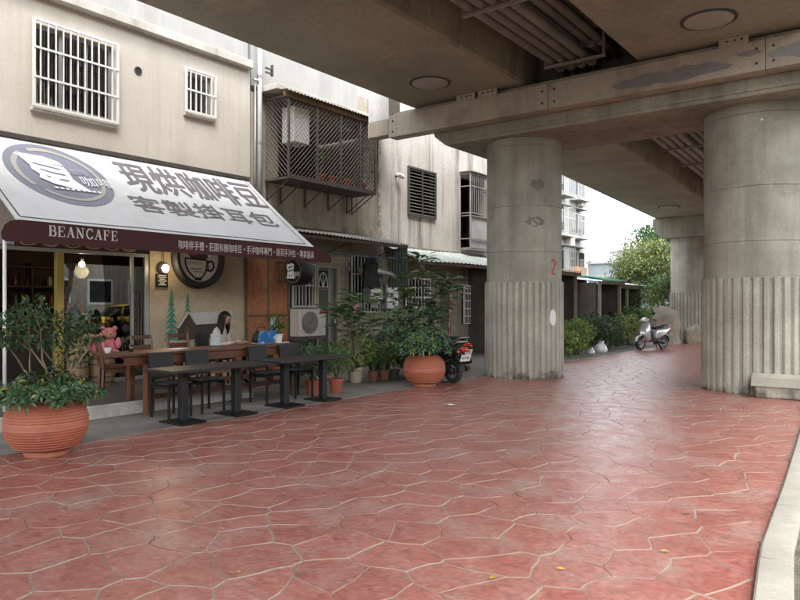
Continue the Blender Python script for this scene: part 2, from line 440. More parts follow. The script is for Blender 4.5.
def add_moss(m, c, ztop):
    nt = m.node_tree; N = nt.nodes; L = nt.links; b = N['Principled BSDF']
    src = b.inputs['Base Color'].links[0].from_socket
    tc = N.new('ShaderNodeTexCoord'); sx = N.new('ShaderNodeSeparateXYZ'); L.new(tc.outputs['Object'], sx.inputs[0])
    no = N.new('ShaderNodeTexNoise'); no.inputs['Scale'].default_value = 3.2; no.inputs['Detail'].default_value = 7; no.inputs['Roughness'].default_value = .65
    L.new(tc.outputs['Object'], no.inputs['Vector'])
    ad = N.new('ShaderNodeMath'); ad.operation = 'MULTIPLY_ADD'; L.new(no.outputs['Fac'], ad.inputs[0]); ad.inputs[1].default_value = -ztop * 2.2; L.new(sx.outputs['Z'], ad.inputs[2])
    mr = N.new('ShaderNodeMapRange'); L.new(ad.outputs[0], mr.inputs[0]); mr.inputs[1].default_value = -ztop * 1.15; mr.inputs[2].default_value = -ztop * .75; mr.inputs[3].default_value = .9; mr.inputs[4].default_value = 0
    mx = N.new('ShaderNodeMix'); mx.data_type = 'RGBA'; L.new(mr.outputs[0], mx.inputs[0]); L.new(src, mx.inputs[6]); mx.inputs[7].default_value = (*c, 1)
    L.new(mx.outputs[2], b.inputs['Base Color'])
add_moss(MT['conc_flute'], (.075, .068, .042), .42)
GLASS = glass('shop_glass')
# red stamped concrete: sealed stones with worn, dusty patches
MT['stone'] = mat('red_stamped_stone', (.315, .098, .075), (.365, .15, .12), scale=3.1, rough=.27, rough2=.5, bump=.6, bscale=17, c3=(.225, .058, .045),
                  blotch=(.35, .235, .20), blotch_scale=1.6, blotch_lo=.50, blotch_hi=.74, rnd_amt=.06, fine=.22, spec=.5, coat=.35, coat_rough=.3,
                  grit=(.43, .32, .27), grit_scale=13)
MT['joint'] = mat('stone_joint_dust', (.33, .245, .195), (.235, .105, .082), scale=1.7, rough=.75, bump=.2, lo=.50, hi=.62)

# ================================================================== THE SETTING: ground
structure(MB().add([(-300, -300, -.03), (300, -300, -.03), (300, 300, -.03), (-300, 300, -.03)], [(0, 1, 2, 3)]).build('ground', MT['asphalt']))
XW = -11.2            # street front of the houses
XR = -7.38            # left edge of the red paving
KERB = [(.1, -8), (-.25, -2), (-.5, 1.5), (-.68, 3.6), (-.82, 4.7), (-.93, 6.4), (-1.08, 8.4), (-1.22, 10.2), (-1.5, 12.6), (-1.6, 14.5), (-1.4, 20), (-1.0, 40)]
def kerb_x(y):
    for (x0, y0), (x1, y1) in zip(KERB, KERB[1:]):
        if y0 <= y <= y1: return x0 + (x1 - x0) * (y - y0) / (y1 - y0)
    return KERB[0][0] if y < KERB[0][1] else KERB[-1][0]
ys = [-8 + .5 * i for i in range(97)]
paving = MB()
paving.add([p for y in ys for p in ((XR, y, 0), (kerb_x(y) + .1, y, 0))], [(2 * i, 2 * i + 1, 2 * i + 3, 2 * i + 2) for i in range(len(ys) - 1)])
paving = structure(paving.build('red_paving', MT['joint']))

# each stamped stone is a piece: Voronoi cells, inset for the joint, edges warped
def clip(poly, px, py, nx, ny):
    out = []
    for i in range(len(poly)):
        a, b = poly[i], poly[(i + 1) % len(poly)]
        da = (a[0] - px) * nx + (a[1] - py) * ny; db = (b[0] - px) * nx + (b[1] - py) * ny
        if da <= 0: out.append(a)
        if da * db < 0:
            t = da / (da - db); out.append((a[0] + (b[0] - a[0]) * t, a[1] + (b[1] - a[1]) * t))
    return out
def warp(x, y, edge):
    n = mnoise.noise_vector(Vector((x * 1.5, y * 1.5, 3.1)))
    k = mnoise.noise_vector(Vector((x * 7, y * 7, 8.2)))
    m = mnoise.noise_vector(Vector((x * 4.2, y * 4.2, 5.7)))
    return x + n.x * .11 + m.x * .026 + k.x * edge, y + n.y * .11 + m.y * .026 + k.y * edge
rs = random.Random(11)
PITCH = .39
seeds, grid = [], {}
for i in range(int((0 - XR) / PITCH) + 5):
    for j in range(int(40 / PITCH)):
        x = XR - .6 + (i + .5 * (j % 2) + rs.uniform(-.36, .36)) * PITCH
        y = -.6 + (j + rs.uniform(-.36, .36)) * PITCH
        grid.setdefault((int(x // 1), int(y // 1)), []).append(len(seeds)); seeds.append((x, y))
cells = []
for a, (x, y) in enumerate(seeds):
    poly = [(x - 1.2, y - 1.2), (x + 1.2, y - 1.2), (x + 1.2, y + 1.2), (x - 1.2, y + 1.2)]
    gx, gy = int(x // 1), int(y // 1)
    gap = .0025 + .0025 * rs.random()
    for dx in (-2, -1, 0, 1, 2):
        for dy in (-2, -1, 0, 1, 2):
            for b in grid.get((gx + dx, gy + dy), ()):
                if b == a: continue
                bx, by = seeds[b]; d = math.hypot(bx - x, by - y)
                nx, ny = (bx - x) / d, (by - y) / d
                poly = clip(poly, (x + bx) / 2 - nx * gap, (y + by) / 2 - ny * gap, nx, ny)
    if len(poly) > 2: poly = clip(poly, XR + .01, 0, -1, 0)
    if len(poly) > 2: poly = clip(poly, kerb_x(y) + .13, y, 1, 0)
    if len(poly) > 2: poly = clip(poly, 0, 38.5, 0, 1)
    if len(poly) < 3: continue
    pts = []
    for i in range(len(poly)):
        p, q = poly[i], poly[(i + 1) % len(poly)]
        L = math.hypot(q[0] - p[0], q[1] - p[1])
        if L < .03: continue
        nk = 4 if L > .3 else 3 if L > .17 else 2 if L > .08 else 1
        for k in range(nk):
            t = k / nk
            pts.append(warp(p[0] + (q[0] - p[0]) * t, p[1] + (q[1] - p[1]) * t, .009))
    if len(pts) < 3: continue
    pts = [(max(px, XR + .005), py) for px, py in pts]
    cells.append((x, y, pts))
cs, sn = math.cos(YAW), math.sin(YAW)
def seen(x, y):
    Z = -x * sn + y * cs
    if Z < 1: return 0
    px = 400 + 690 * (x * cs + y * sn) / Z; py = 303 + 690 * 1.55 / Z
    return 1 / Z ** 3 if -40 < px < 840 and py < 640 else 0
cells.sort(key=lambda c: -seen(c[0], c[1]))
def stone_mesh(mb, cx, cy, pts):
    top = .0045; n = len(pts)
    inner = []
    for x, y in pts:
        d = math.hypot(x - cx, y - cy) or 1
        k = max(0, 1 - .005 / d)
        inner.append((cx + (x - cx) * k, cy + (y - cy) * k))
    z = [top + .004 * mnoise.noise(Vector((x * 1.1, y * 1.1, 0))) for x, y in inner]
    vs = [(x, y, -.004) for x, y in pts] + [(x, y, q) for (x, y), q in zip(inner, z)]
    mb.cur = 0; mb.add(vs, [tuple(range(n, 2 * n))])
    mb.cur = 1; mb.add(vs, [(k, (k + 1) % n, n + (k + 1) % n, n + k) for k in range(n)])
rest = MB()
for i, (x, y, pts) in enumerate(cells):
    if i < 300:
        mb = MB(); stone_mesh(mb, 0, 0, [(px - x, py - y) for px, py in pts])
        mb.build('stone', [MT['stone'], MT['joint']], paving, smooth=25, loc=(x, y, 0))
    else:
        stone_mesh(rest, x, y, pts)
o = rest.build('stone_field', [MT['stone'], MT['joint']], paving, smooth=25); o['kind'] = 'stuff'

# grey walkway, in bays, between the houses and the red paving
wk = structure(MB().box(XW - .3, XR - .01, -12, 60, -.1, .002).build('walkway', MT['groove']))
y = -11.9
k = 0
while y < 40:
    L = (2.3, 2.9, 2.6)[k % 3]
    for (x0, x1) in ((-8.72, XR - .012), (XW - .2, -8.732)):
        if x1 < -8.7 and y + L < 7.6: continue
        MB().box(x0, x1, y, y + L - .012, -.06, .012, bev=.004).build('slab', MT['walk'], wk)
    y += L; k += 1

# cafe terrace: raised floor with a whitewashed edge
TZ = .18
te = structure(MB().box(XW - .05, -8.76, -4, 7.55, -.05, TZ).build('terrace', MT['terrace']))
MB().box(-8.758, -8.70, -4, 7.6, -.05, TZ + .004, bev=.01).build('terrace_edge', MT['edge_white'], te)
MB().box(XW + .1, -8.76, 7.552, 7.6, -.05, TZ + .004, bev=.01).build('terrace_edge', MT['edge_white'], te)

# kerb along the planting bed on the right
def kerb_run(i0, i1):
    mb = MB(); rings = []
    pts = []
    for k in range(i0, i1 + 1):
        y = -8 + .25 * k
        pts.append((kerb_x(y) + .045, y))
    for x, y in pts:
        rings.append([(x, y, -.06), (x + .004, y, .05), (x + .016, y, .062), (x + .165, y + .012, .066), (x + .185, y + .012, .054), (x + .19, y + .012, -.06)])
    return mb.loft(rings)
kb = structure(kerb_run(0, 5).build('kerb', MT['kerb'], smooth=40))
k = 5
while k < 130:
    rr = kerb_run(k, k + 5)
    rr.v = [(x, min(max(yy, -8 + .25 * k + .012), 99), z) for x, yy, z in rr.v]
    rr.build('kerb_stone', MT['kerb'], kb, smooth=40); k += 5
bed = MB(); nx = 14
rows = [-8 + .4 * i for i in range(90)]
vs = []
for y in rows:
    x0 = kerb_x(y) + .2
    for i in range(nx):
        x = x0 + (i / (nx - 1)) ** 1.6 * 7
        vs.append((x, y, .02 + .05 * mnoise.noise(Vector((x * 1.3, y * 1.3, 0))) + .02 * mnoise.noise(Vector((x * 6, y * 6, 4)))))
structure(bed.add(vs, [(r * nx + i, r * nx + i + 1, (r + 1) * nx + i + 1, (r + 1) * nx + i) for r in range(len(rows) - 1) for i in range(nx - 1)]).build('planting_bed', MT['bed'], smooth=True))
mb = MB()
for i in range(900):
    y = rs.uniform(2, 12); x = kerb_x(y) + .26 + rs.random() ** 1.5 * 1.6; r = rs.uniform(.006, .022)
    z = .02 + .05 * mnoise.noise(Vector((x * 1.3, y * 1.3, 0))) + .02 * mnoise.noise(Vector((x * 6, y * 6, 4)))
    a = rs.uniform(0, PI)
    vs = [(x + r * math.cos(a + q * 1.57) * rs.uniform(.6, 1.3), y + r * math.sin(a + q * 1.57) * rs.uniform(.6, 1.3), z - .004) for q in range(4)] + [(x, y, z + r * .8)]
    mb.add(vs, [(0, 1, 4), (1, 2, 4), (2, 3, 4), (3, 0, 4)])
o = mb.build('gravel', mat('bed_gravel', (.30, .27, .22), (.17, .15, .12), scale=18, rough=.9))
tag(o, 'loose gravel and crumbs on the soil behind the kerb', 'gravel'); o['kind'] = 'stuff'

# ================================================================== THE VIADUCT
via = thing('viaduct', 'brown concrete viaduct on round pillars with box girders and slung conduits', 'viaduct', (-5, 13.4, 0))
def vb(mb, name, m, parent=via, smooth=False):
    o = mb.build(name, m, parent, smooth); o.location = (5, -13.4, 0) if parent is via else (0, 0, 0); return o
SL = .0444                                    # the far span runs downhill
def gz(y): return 5.8 if y <= 13.4 else 5.8 - SL * (y - 13.4)
def girder(x0, x1, y0, y1):
    """one box girder: a wedge-cut soffit with chamfered lower edges and flared webs"""
    mb = MB(); rings = []
    for y in (y0, y1):
        z = gz(y)
        rings.append([(x0 + .05, y, z), (x1 - .05, y, z), (x1, y, z + .05), (x1 + .06, y, z + 1.0), (x1 + .06, y, z + 1.1), (x0 - .03, y, z + 1.1), (x0 - .03, y, z + 1.0), (x0, y, z + .05)])
    # soffit faces carry their own material
    n = 8
    vs = rings[0] + rings[1]
    for k in range(n):
        mb.cur = 0 if k == 0 else 1
        mb.add([rings[0][k], rings[0][(k + 1) % n], rings[1][(k + 1) % n], rings[1][k]], [(0, 1, 2, 3)])
    mb.cur = 1
    mb.add(rings[0], [tuple(range(n))]); mb.add(rings[1], [tuple(range(n))])
    return vb(mb, 'girder', [MT['conc_deck'], MT['conc_side']])
G1, G2 = (-8.82, -6.08), (-3.96, -.93)
for g in (G1, G2):
    for y0, y1 in ((-26, 12.62), (13.55, 30.0), (30.9, 52)):
        girder(*g, y0, y1)
for g in (G1, G2):                            # form seams in the soffits
    for yy in (-3.2, -.6, 2.0, 4.9, 7.4, 9.6):
        vb(MB().box(g[0] + .06, g[1] - .06, yy, yy + .012, 5.797, 5.806), 'form_seam', MT['conc_deck'])
    xm = (g[0] + g[1]) / 2 + .5
    vb(MB().box(xm, xm + .01, -10, 12.5, 5.7975, 5.806), 'form_seam', MT['conc_deck'])
def deck(y0, y1):
    mb = MB(); rings = []
    for y in (y0, y1):
        z = gz(y) + 1.1
        rings.append([(-9.0, y, z + .1), (-8.8, y, z + .004), (-.3, y, z + .004), (1.4, y, z + .1), (1.4, y, z + .75), (1.2, y, z + .75), (1.2, y, z + .3), (-8.8, y, z + .3), (-8.8, y, z + .5), (-9.0, y, z + .5)])  # right overhang, out of view, is shaped wide to shade kerb and paving
    mb.loft(rings); return vb(mb, 'deck_slab', MT['conc_side'])
deck(-26, 13.4); deck(13.42, 30.4); deck(30.42, 52)
def pier_cap(y, z0, x0, x1):
    """inverted tee: ledge below, stem between the girder ends"""
    def fn(a, b, d): return (a, y + d, b)
    out = [(x0 + .38, z0), (x1 - .38, z0), (x1 - .1, z0 + .22), (x1, z0 + .5), (x1, z0 + .82), (x0, z0 + .82), (x0, z0 + .5), (x0 + .1, z0 + .22)]
    mb = MB().prism(out, fn, -1.0, 1.0)
    vb(mb, 'pier_cap', MT['conc_cap'])
    vb(MB().box(x0 + .15, x1 - .15, y - .42, y + .12, z0 + .80, z0 + 1.95), 'cap_stem', MT['conc_cap'])
pier_cap(13.4, 4.92, -8.45, -.35)
pier_cap(30.45, 4.25, -8.85, -.9)
# raised drip edge along the cap front
vb(MB().box(-7.95, -.85, 12.376, 12.402, 4.99, 5.05), 'drip_edge', MT['conc_cap'])
# pinkish gutter trough across the cap front, bolted in lengths
gx = [-9.35, -5.55, -1.9, .35]
for a, b in zip(gx, gx[1:]):
    gt = vb(MB().box(a + .004, b - .004, 12.05, 12.36, 5.2, 5.68, bev=.008), 'gutter', MT['pink_steel'])
    vb(MB().box(a + .002, b - .002, 12.20, 12.36, 5.69, 5.775), 'gutter_lip', MT['pink_steel'])
    for bx in (a + .12, b - .12):
        for bz in (5.32, 5.55):
            MB().lathe([(.022, 0), (.022, .012), (.01, .02)], 8, Matrix.Translation((bx, 12.05, bz)) @ Matrix.Rotation(R(90), 4, 'X')).build('bolt', MT['dark_metal'], gt)
for x in (-7.35, -6.85, -2.35):
    p = vb(MB().box(x - .22, x + .22, 12.03, 12.048, 5.66, 5.86, bev=.006), 'joint_plate', MT['pink_steel'])
    for q in (-.1, .02, .12):
        MB().box(x + q - .02, x + q + .02, 12.022, 12.03, 5.735, 5.76).build('slot', MT['hatch_ring'], p)
vb(MB().box(-9.95, -9.36, 12.08, 12.5, 5.62, 6.32, bev=.01), 'end_plate', MT['white_plate'])
vb(MB().box(-9.95, -9.36, 12.06, 12.34, 5.27, 5.61, bev=.01), 'end_box', MT['pink_steel'])
# bare grey patches where the gutter paint has peeled
pm = mat('bare_steel_patch', (.20, .195, .185), (.26, .25, .235), scale=3, rough=.8, bump=.2)
for x0, x1, zc, hh, sd in ((-4.33, -2.36, 5.38, .15, 1), (-1.88, .3, 5.42, .19, 5), (-2.3, -1.93, 5.5, .06, 9)):
    up, dn = [], []
    for k in range(25):
        q = k / 24; x = x0 + (x1 - x0) * q; e = math.sin(PI * min(1, max(0, q))) ** .45
        up.append((x, min(5.665, zc + hh * e * (.75 + .7 * mnoise.noise(Vector((x * 3.1, sd, 0)))) + .03 * mnoise.noise(Vector((x * 13, sd, 2))))))
        dn.append((x, max(5.215, zc - hh * e * (.75 + .7 * mnoise.noise(Vector((x * 2.7, sd, 7)))) + .03 * mnoise.noise(Vector((x * 12, sd, 5))))))
    n = len(up); mb = MB()
    mb.add([(x, 12.0475, z) for x, z in up] + [(x, 12.0475, z) for x, z in dn], [(k, k + 1, n + k + 1, n + k) for k in range(n - 1)])
    vb(mb, 'peeled_patch', pm)
# round hatch covers in the soffits
for x, y in ((-7.52, 11.0), (-2.5, 11.05), (-7.55, 4.2), (-2.5, 4.2), (-7.5, 17.0), (-2.5, 17), (-7.5, 27), (-7.55, -4), (-2.5, -4)):
    z = gz(y); tl = math.atan(SL) if y > 13.4 else 0
    T = Matrix.Translation((x, y, z)) @ Matrix.Rotation(-tl, 4, 'X')
    hc = vb(MB().lathe([(.345, .02), (.345, -.022), (.33, -.03), (.05, -.034)], 36, T), 'hatch_cover', MT['hatch'], smooth=30)
    MB().lathe([(.40, .02), (.40, -.012), (.352, -.012), (.352, .02)], 36, T, caps=False).build('seal', MT['hatch_ring'], hc)
# conduits slung between the girders
for row, (z, xs) in enumerate(((5.98, (-5.36, -5.16, -4.96, -4.76)), (6.22, (-4.9, -4.7, -4.5)), (6.46, (-4.72, -4.52)))):
    for x in xs:
        end = 12.52 if row == 0 else 12.9
        c = vb(MB().tube([(x, -22, z), (x, end, z)], .075, 12), 'conduit', MT['conduit'], smooth=True)
        for yy in (12.1 - row * .25, 6.1, .4):
            MB().tube([(x, yy, z), (x, yy + .13, z)], .088, 12).build('coupling', MT['conduit'], c, smooth=40)
        zz = lambda y: z - SL * (y - 13.4)
        vb(MB().tube([(x, 14.4, zz(14.4)), (x, 29.4, zz(29.4))], .075, 12), 'conduit', MT['conduit'], smooth=True)
for y in (11.75, 8.9, 6.0, 3.0, 0, 15.4, 17, 19, 21, 23.5):
    dz = gz(y) - 5.8
    h = MB().box(-5.5, -4.35, y, y + .06, 5.86 + dz, 5.9 + dz)
    for hx in (-5.47, -4.38): h.box(hx - .015, hx + .015, y + .01, y + .05, 5.9 + dz, 6.9 + dz)
    vb(h, 'hanger', MT['conduit'])

def pillar(x, y, r, ztop, label, zf=1.98, nfl=38):
    t = thing('pillar', label, 'pillar', (x, y, 0), 0, 'round viaduct pillars')
    # fluted base
    mb = MB(); n = nfl * 6; rings = []
    for z in (-.02, .0, .5, 1.0, 1.5, zf - .06, zf):
        ring = []
        for k in range(n):
            ph = (k % 6)
            rr = r + (0, 0, 0, -.006, -.05, -.05)[ph] * (1 if z < zf else .35)
            w = 2 * PI * (k + .0) / n
            ring.append((rr * math.cos(w), rr * math.sin(w), z))
        rings.append(ring)
    mb.loft(rings)
    mb.build('fluted_base', MT['conc_flute'], t)
    rs_ = r * .945
    joints = [zf + .03, zf + .62, zf + 1.55, ztop - .17]
    z = zf
    for i, (a, b) in enumerate(zip([zf] + joints, joints + [ztop])):
        if i == 0:
            MB().lathe([(rs_ + .02, a), (rs_ + .02, b)], 64).build('collar', MT['conc_col'], t, smooth=40); continue
        g = .0035
        bb = b - g if i < 4 else b
        MB().lathe([(rs_ - .006, a), (rs_, a + g), (rs_, bb - .004), (rs_ - .006, bb)], 72).build('shaft', MT['conc_col'], t, smooth=40)
    MB().lathe([(rs_ - .012, zf + .02), (rs_ - .012, ztop)], 48).build('joint', MT['groove'], t, smooth=40)
    # vertical form seam
    for w in (R(-112), R(70)):
        cx, cy = math.cos(w), math.sin(w)
        m4 = Matrix.Rotation(w, 4, 'Z') @ Matrix.Translation((rs_, 0, 0))
        MB().box(-.01, .004, -.008, .008, zf + .05, ztop - .02, m4).build('form_seam', MT['conc_col'], t)
    return t
P1 = pillar(-6.72, 13.38, .83, 4.93, 'round concrete pillar with red digit and repair patches above its fluted base')
P2 = pillar(-2.27, 13.75, .955, 4.93, 'round concrete pillar with a low concrete block at its fluted foot')
P3 = pillar(-7.55, 30.45, .87, 4.26, 'pale round pillar standing beyond the rocks and silver scooter')
# repair patches and painted number on pillar 1
def on_pillar(r, w, z, dy, dz, dd=.004):
    m4 = Matrix.Rotation(w, 4, 'Z')
    return lambda a, b, d: tuple(m4 @ Vector((math.cos((a * dy) / r) * (r + d), math.sin((a * dy) / r) * (r + d), z + b * dz)))
patch = mat('grey_patch', (.20, .19, .17), (.17, .16, .145), rough=.85, coord='obj')
aim = math.atan2(-13.38, 6.72)          # towards the camera side
rr1 = .83 * .945
for off, z, w_, h_ in ((.36, 3.95, .15, .11), (.30, 3.2, .2, .1)):
    fn = on_pillar(rr1, aim + off, z, 1, 1)
    poly = [(w_ * math.cos(q * PI / 8) * (1 + .2 * math.sin(q * 3.3)), h_ * math.sin(q * PI / 8) * (1 + .2 * math.cos(q * 2.1))) for q in range(16)]
    MB().prism(poly, fn, -.01, .005).build('repair_patch', patch, P1)
redp = mat('red_marker', (.35, .035, .03), rough=.7, fine=0)
fn = on_pillar(rr1, aim + .90, 2.27, 1, 1)
def stroke(mb, pts, w, fn, d0=.001, d1=.005):
    for (a, b), (c, d) in zip(pts, pts[1:]):
        L = math.hypot(c - a, d - b) or 1; nx, ny = -(d - b) / L * w, (c - a) / L * w
        mb.prism([(a + nx, b + ny), (a - nx, b - ny), (c - nx, d - ny), (c + nx, d + ny)], fn, d0, d1)
mb = MB(); stroke(mb, [(-.09, .11), (-.05, .16), (0, .15), (.02, .09), (-.08, -.12), (.04, -.13)], .013, fn)
stroke(mb, [(.07, .13), (.08, .05)], .012, fn)
mb.build('painted_number', redp, P1)
mb = MB(); fn = on_pillar(.83, aim + .78, 1.25, 1, 1)
mb.prism([(.09 * math.cos(q * PI / 6), .17 * math.sin(q * PI / 6)) for q in range(12)], fn, -.03, .006).build('white_sticker', MT['plate_white'], P1)
fn = on_pillar(.955 * .945, math.atan2(-13.75, 2.27) + .05, 4.62, 1, 1)
MB().prism([(.02 * math.cos(q * PI / 6), .02 * math.sin(q * PI / 6)) for q in range(12)], fn, -.01, .012).build('white_cap', MT['plate_white'], P2)

# concrete block seat at the foot of the right pillar
bt = thing('concrete_block', 'low concrete block seat with overhanging top beside the fluted pillar', 'bench', (-1.4, 12.75, 0))
MB().box(-.72, .9, -.24, .26, 0, .2, bev=.02).build('base', MT['conc_flute'], bt)
MB().prism([(-.30, .2), (.30, .2), (.30, .36), (-.16, .40), (-.26, .34)], lambda a, b, d: (d, a, b), -.77, .95).build('seat', MT['kerb'], bt)

# ================================================================== text helper
def text_geo(body, bold=0.0, spacing=1.0):
    cu = bpy.data.curves.new('txt', 'FONT'); cu.body = body; cu.size = 1; cu.offset = bold; cu.space_character = spacing
    cu.resolution_u = 3
    ob = bpy.data.objects.new('txt', cu); COL.objects.link(ob)
    dg = bpy.context.evaluated_depsgraph_get()
    me = bpy.data.meshes.new_from_object(ob.evaluated_get(dg))
    vs = [tuple(v.co) for v in me.vertices]; fs = [tuple(p.vertices) for p in me.polygons]
    bpy.data.objects.remove(ob); bpy.data.curves.remove(cu); bpy.data.meshes.remove(me)
    return vs, fs
def put_text(body, fn, a0, a1, b0, b1, bold=0.0, mb=None, spacing=1.0):
    """fits the text into the rectangle a0..a1 x b0..b1 and maps it with fn(a, b)"""
    vs, fs = text_geo(body, bold, spacing)
    mb = mb or MB()
    if not vs: return mb
    xs = [v[0] for v in vs]; ys_ = [v[1] for v in vs]
    x0, x1, y0, y1 = min(xs), max(xs), min(ys_), max(ys_)
    mb.add([fn(a0 + (v[0] - x0) / (x1 - x0) * (a1 - a0), b0 + (v[1] - y0) / (y1 - y0) * (b1 - b0)) for v in vs], fs)
    return mb
SERIF = {   # capital letters with slabs, drawn as strokes: thick stems, thin arms, foot serifs (unit height)
    'B': [[(.16, 0), (.16, 1), .085], [(.02, .98), (.45, .98), .03], [(.02, .02), (.48, .02), .03], [(.16, .53), (.45, .53), .03],
          [(.45, .98), (.56, .9), (.58, .76), (.55, .6), (.45, .53), .07], [(.45, .53), (.6, .46), (.65, .28), (.6, .1), (.48, .02), .08]],
    'E': [[(.16, 0), (.16, 1), .085], [(.02, .98), (.6, .98), .03], [(.02, .02), (.63, .02), .03], [(.16, .52), (.45, .52), .03], [(.6, .98), (.61, .76), .03], [(.63, .02), (.65, .26), .03], [(.45, .4), (.45, .64), .03]],
    'A': [[(.38, 1), (.64, .02), .085], [(.38, .98), (.12, .02), .03], [(.2, .34), (.56, .34), .03], [(0, .02), (.25, .02), .03], [(.5, .02), (.78, .02), .03]],
    'N': [[(.14, .02), (.14, .98), .035], [(.14, .98), (.66, .02), .085], [(.66, .02), (.66, .98), .035], [(0, .02), (.28, .02), .03], [(0, .98), (.2, .98), .03], [(.52, .98), (.8, .98), .03]],
    'C': [[(.64, .76), (.58, .92), (.4, .99), (.22, .92), (.1, .7), (.08, .5), (.1, .3), (.22, .08), (.4, .01), (.58, .08), (.66, .26), .065], [(.64, .7), (.64, .98), .025]],
    'F': [[(.16, 0), (.16, 1), .085], [(.02, .98), (.6, .98), .03], [(.02, .02), (.32, .02), .03], [(.16, .52), (.45, .52), .03], [(.6, .98), (.61, .74), .03], [(.45, .4), (.45, .64), .03]]}
def serif_text(word, fn, a0, a1, b0, b1):
    adv = {'B': .82, 'E': .82, 'A': .9, 'N': .96, 'C': .84, 'F': .8}
    tot = sum(adv[c] for c in word); mb = MB(); x = 0
    sx = (a1 - a0) / tot; sy = b1 - b0
    for c in word:
        for st in SERIF[c]:
            stroke(mb, st[:-1], st[-1], lambda a, b, d, x=x: fn(a0 + (x + a) * sx, b0 + b * sy, d), 0, .002)
        x += adv[c]
    return mb

def wall_holes(mb, y0, y1, z0, z1, holes, X=XW, th=.2):
    """street wall facing +X with real openings and reveals"""
    cy = sorted({y0, y1} | {h[0] for h in holes} | {h[1] for h in holes}); cz = sorted({z0, z1} | {h[2] for h in holes} | {h[3] for h in holes})
    for a, b in zip(cy, cy[1:]):
        for c, d in zip(cz, cz[1:]):
            if any(h[0] <= a and b <= h[1] and h[2] <= c and d <= h[3] for h in holes): continue
            mb.add([(X, a, c), (X, b, c), (X, b, d), (X, a, d)], [(0, 1, 2, 3)])
            mb.add([(X - th, a, c), (X - th, b, c), (X - th, b, d), (X - th, a, d)], [(3, 2, 1, 0)])
    for a, b, c, d in holes:
        for p, q in (((a, c), (b, c)), ((b, c), (b, d)), ((b, d), (a, d)), ((a, d), (a, c))):
            mb.add([(X, p[0], p[1]), (X, q[0], q[1]), (X - th, q[0], q[1]), (X - th, p[0], p[1])], [(0, 1, 2, 3)])
    mb.add([(X, y0, z0), (X, y0, z1), (X - th, y0, z1), (X - th, y0, z0)], [(0, 1, 2, 3)])
    mb.add([(X, y1, z0), (X, y1, z1), (X - th, y1, z1), (X - th, y1, z0)], [(0, 1, 2, 3)])
    mb.add([(X, y0, z1), (X, y1, z1), (X - th, y1, z1), (X - th, y0, z1)], [(0, 1, 2, 3)])
    return mb
def frame(mb, y0, y1, z0, z1, w, x0, x1):
    mb.box(x0, x1, y0, y0 + w, z0, z1); mb.box(x0, x1, y1 - w, y1, z0, z1)
    mb.box(x0, x1, y0 + w, y1 - w, z0, z0 + w); mb.box(x0, x1, y0 + w, y1 - w, z1 - w, z1)
    return mb
def grille(parent, y0, y1, z0, z1, nv, nh, m, x=XW + .06, w=.018, name='grille'):
    g = frame(MB(), y0, y1, z0, z1, .04, x, x + .03).build(name, m, parent)
    for k in range(1, nv):
        yy = y0 + (y1 - y0) * k / nv
        MB().box(x + .004, x + .026, yy - w / 2, yy + w / 2, z0 + .04, z1 - .04).build('bar', m, g)
    for k in range(1, nh):
        zz = z0 + (z1 - z0) * k / nh
        MB().box(x + .028, x + .04, y0 + .01, y1 - .01, zz - .016, zz + .016).build('crossbar', m, g)
    return g

# ================================================================== THE CAFE HOUSE
cafe = thing('cafe_house', 'cream plastered two storey house above the cafe with white barred windows', 'building', (XW, 5, 0))
def cb(mb, name, m, parent=cafe, smooth=False):
    o = mb.build(name, m, parent, smooth)
    if parent is cafe: o.location = (-XW, -5, 0)
    return o
cb(wall_holes(MB(), -2.0, 9.70, 2.64, 6.42, [(5.28, 6.62, 4.72, 6.0), (8.1, 8.72, 5.25, 6.0)]), 'upper_wall', MT['cream'])
wl = wall_holes(MB(), 7.34, 9.70, 0, 2.638, [])
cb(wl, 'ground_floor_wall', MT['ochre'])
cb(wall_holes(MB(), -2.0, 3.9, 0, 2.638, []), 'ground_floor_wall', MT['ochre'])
cb(MB().box(XW - .5, XW + .14, -2, 9.68, 6.422, 6.60, bev=.02), 'cornice', MT['slab'])
cb(MB().box(XW - .35, XW - .02, -2, 9.66, 6.60, 7.9), 'parapet', MT['white_wall'])
cb(MB().box(XW - 6, XW - .52, -2, 9.64, 6.45, 6.58), 'roof_slab', MT['slab'])
cb(MB().box(XW - 6, XW - .21, 9.5, 9.695, 0, 6.42), 'side_wall', MT['cream'])
cb(MB().box(XW - 6, XW - .21, -1.99, -1.8, 0, 6.42), 'side_wall', MT['cream'])
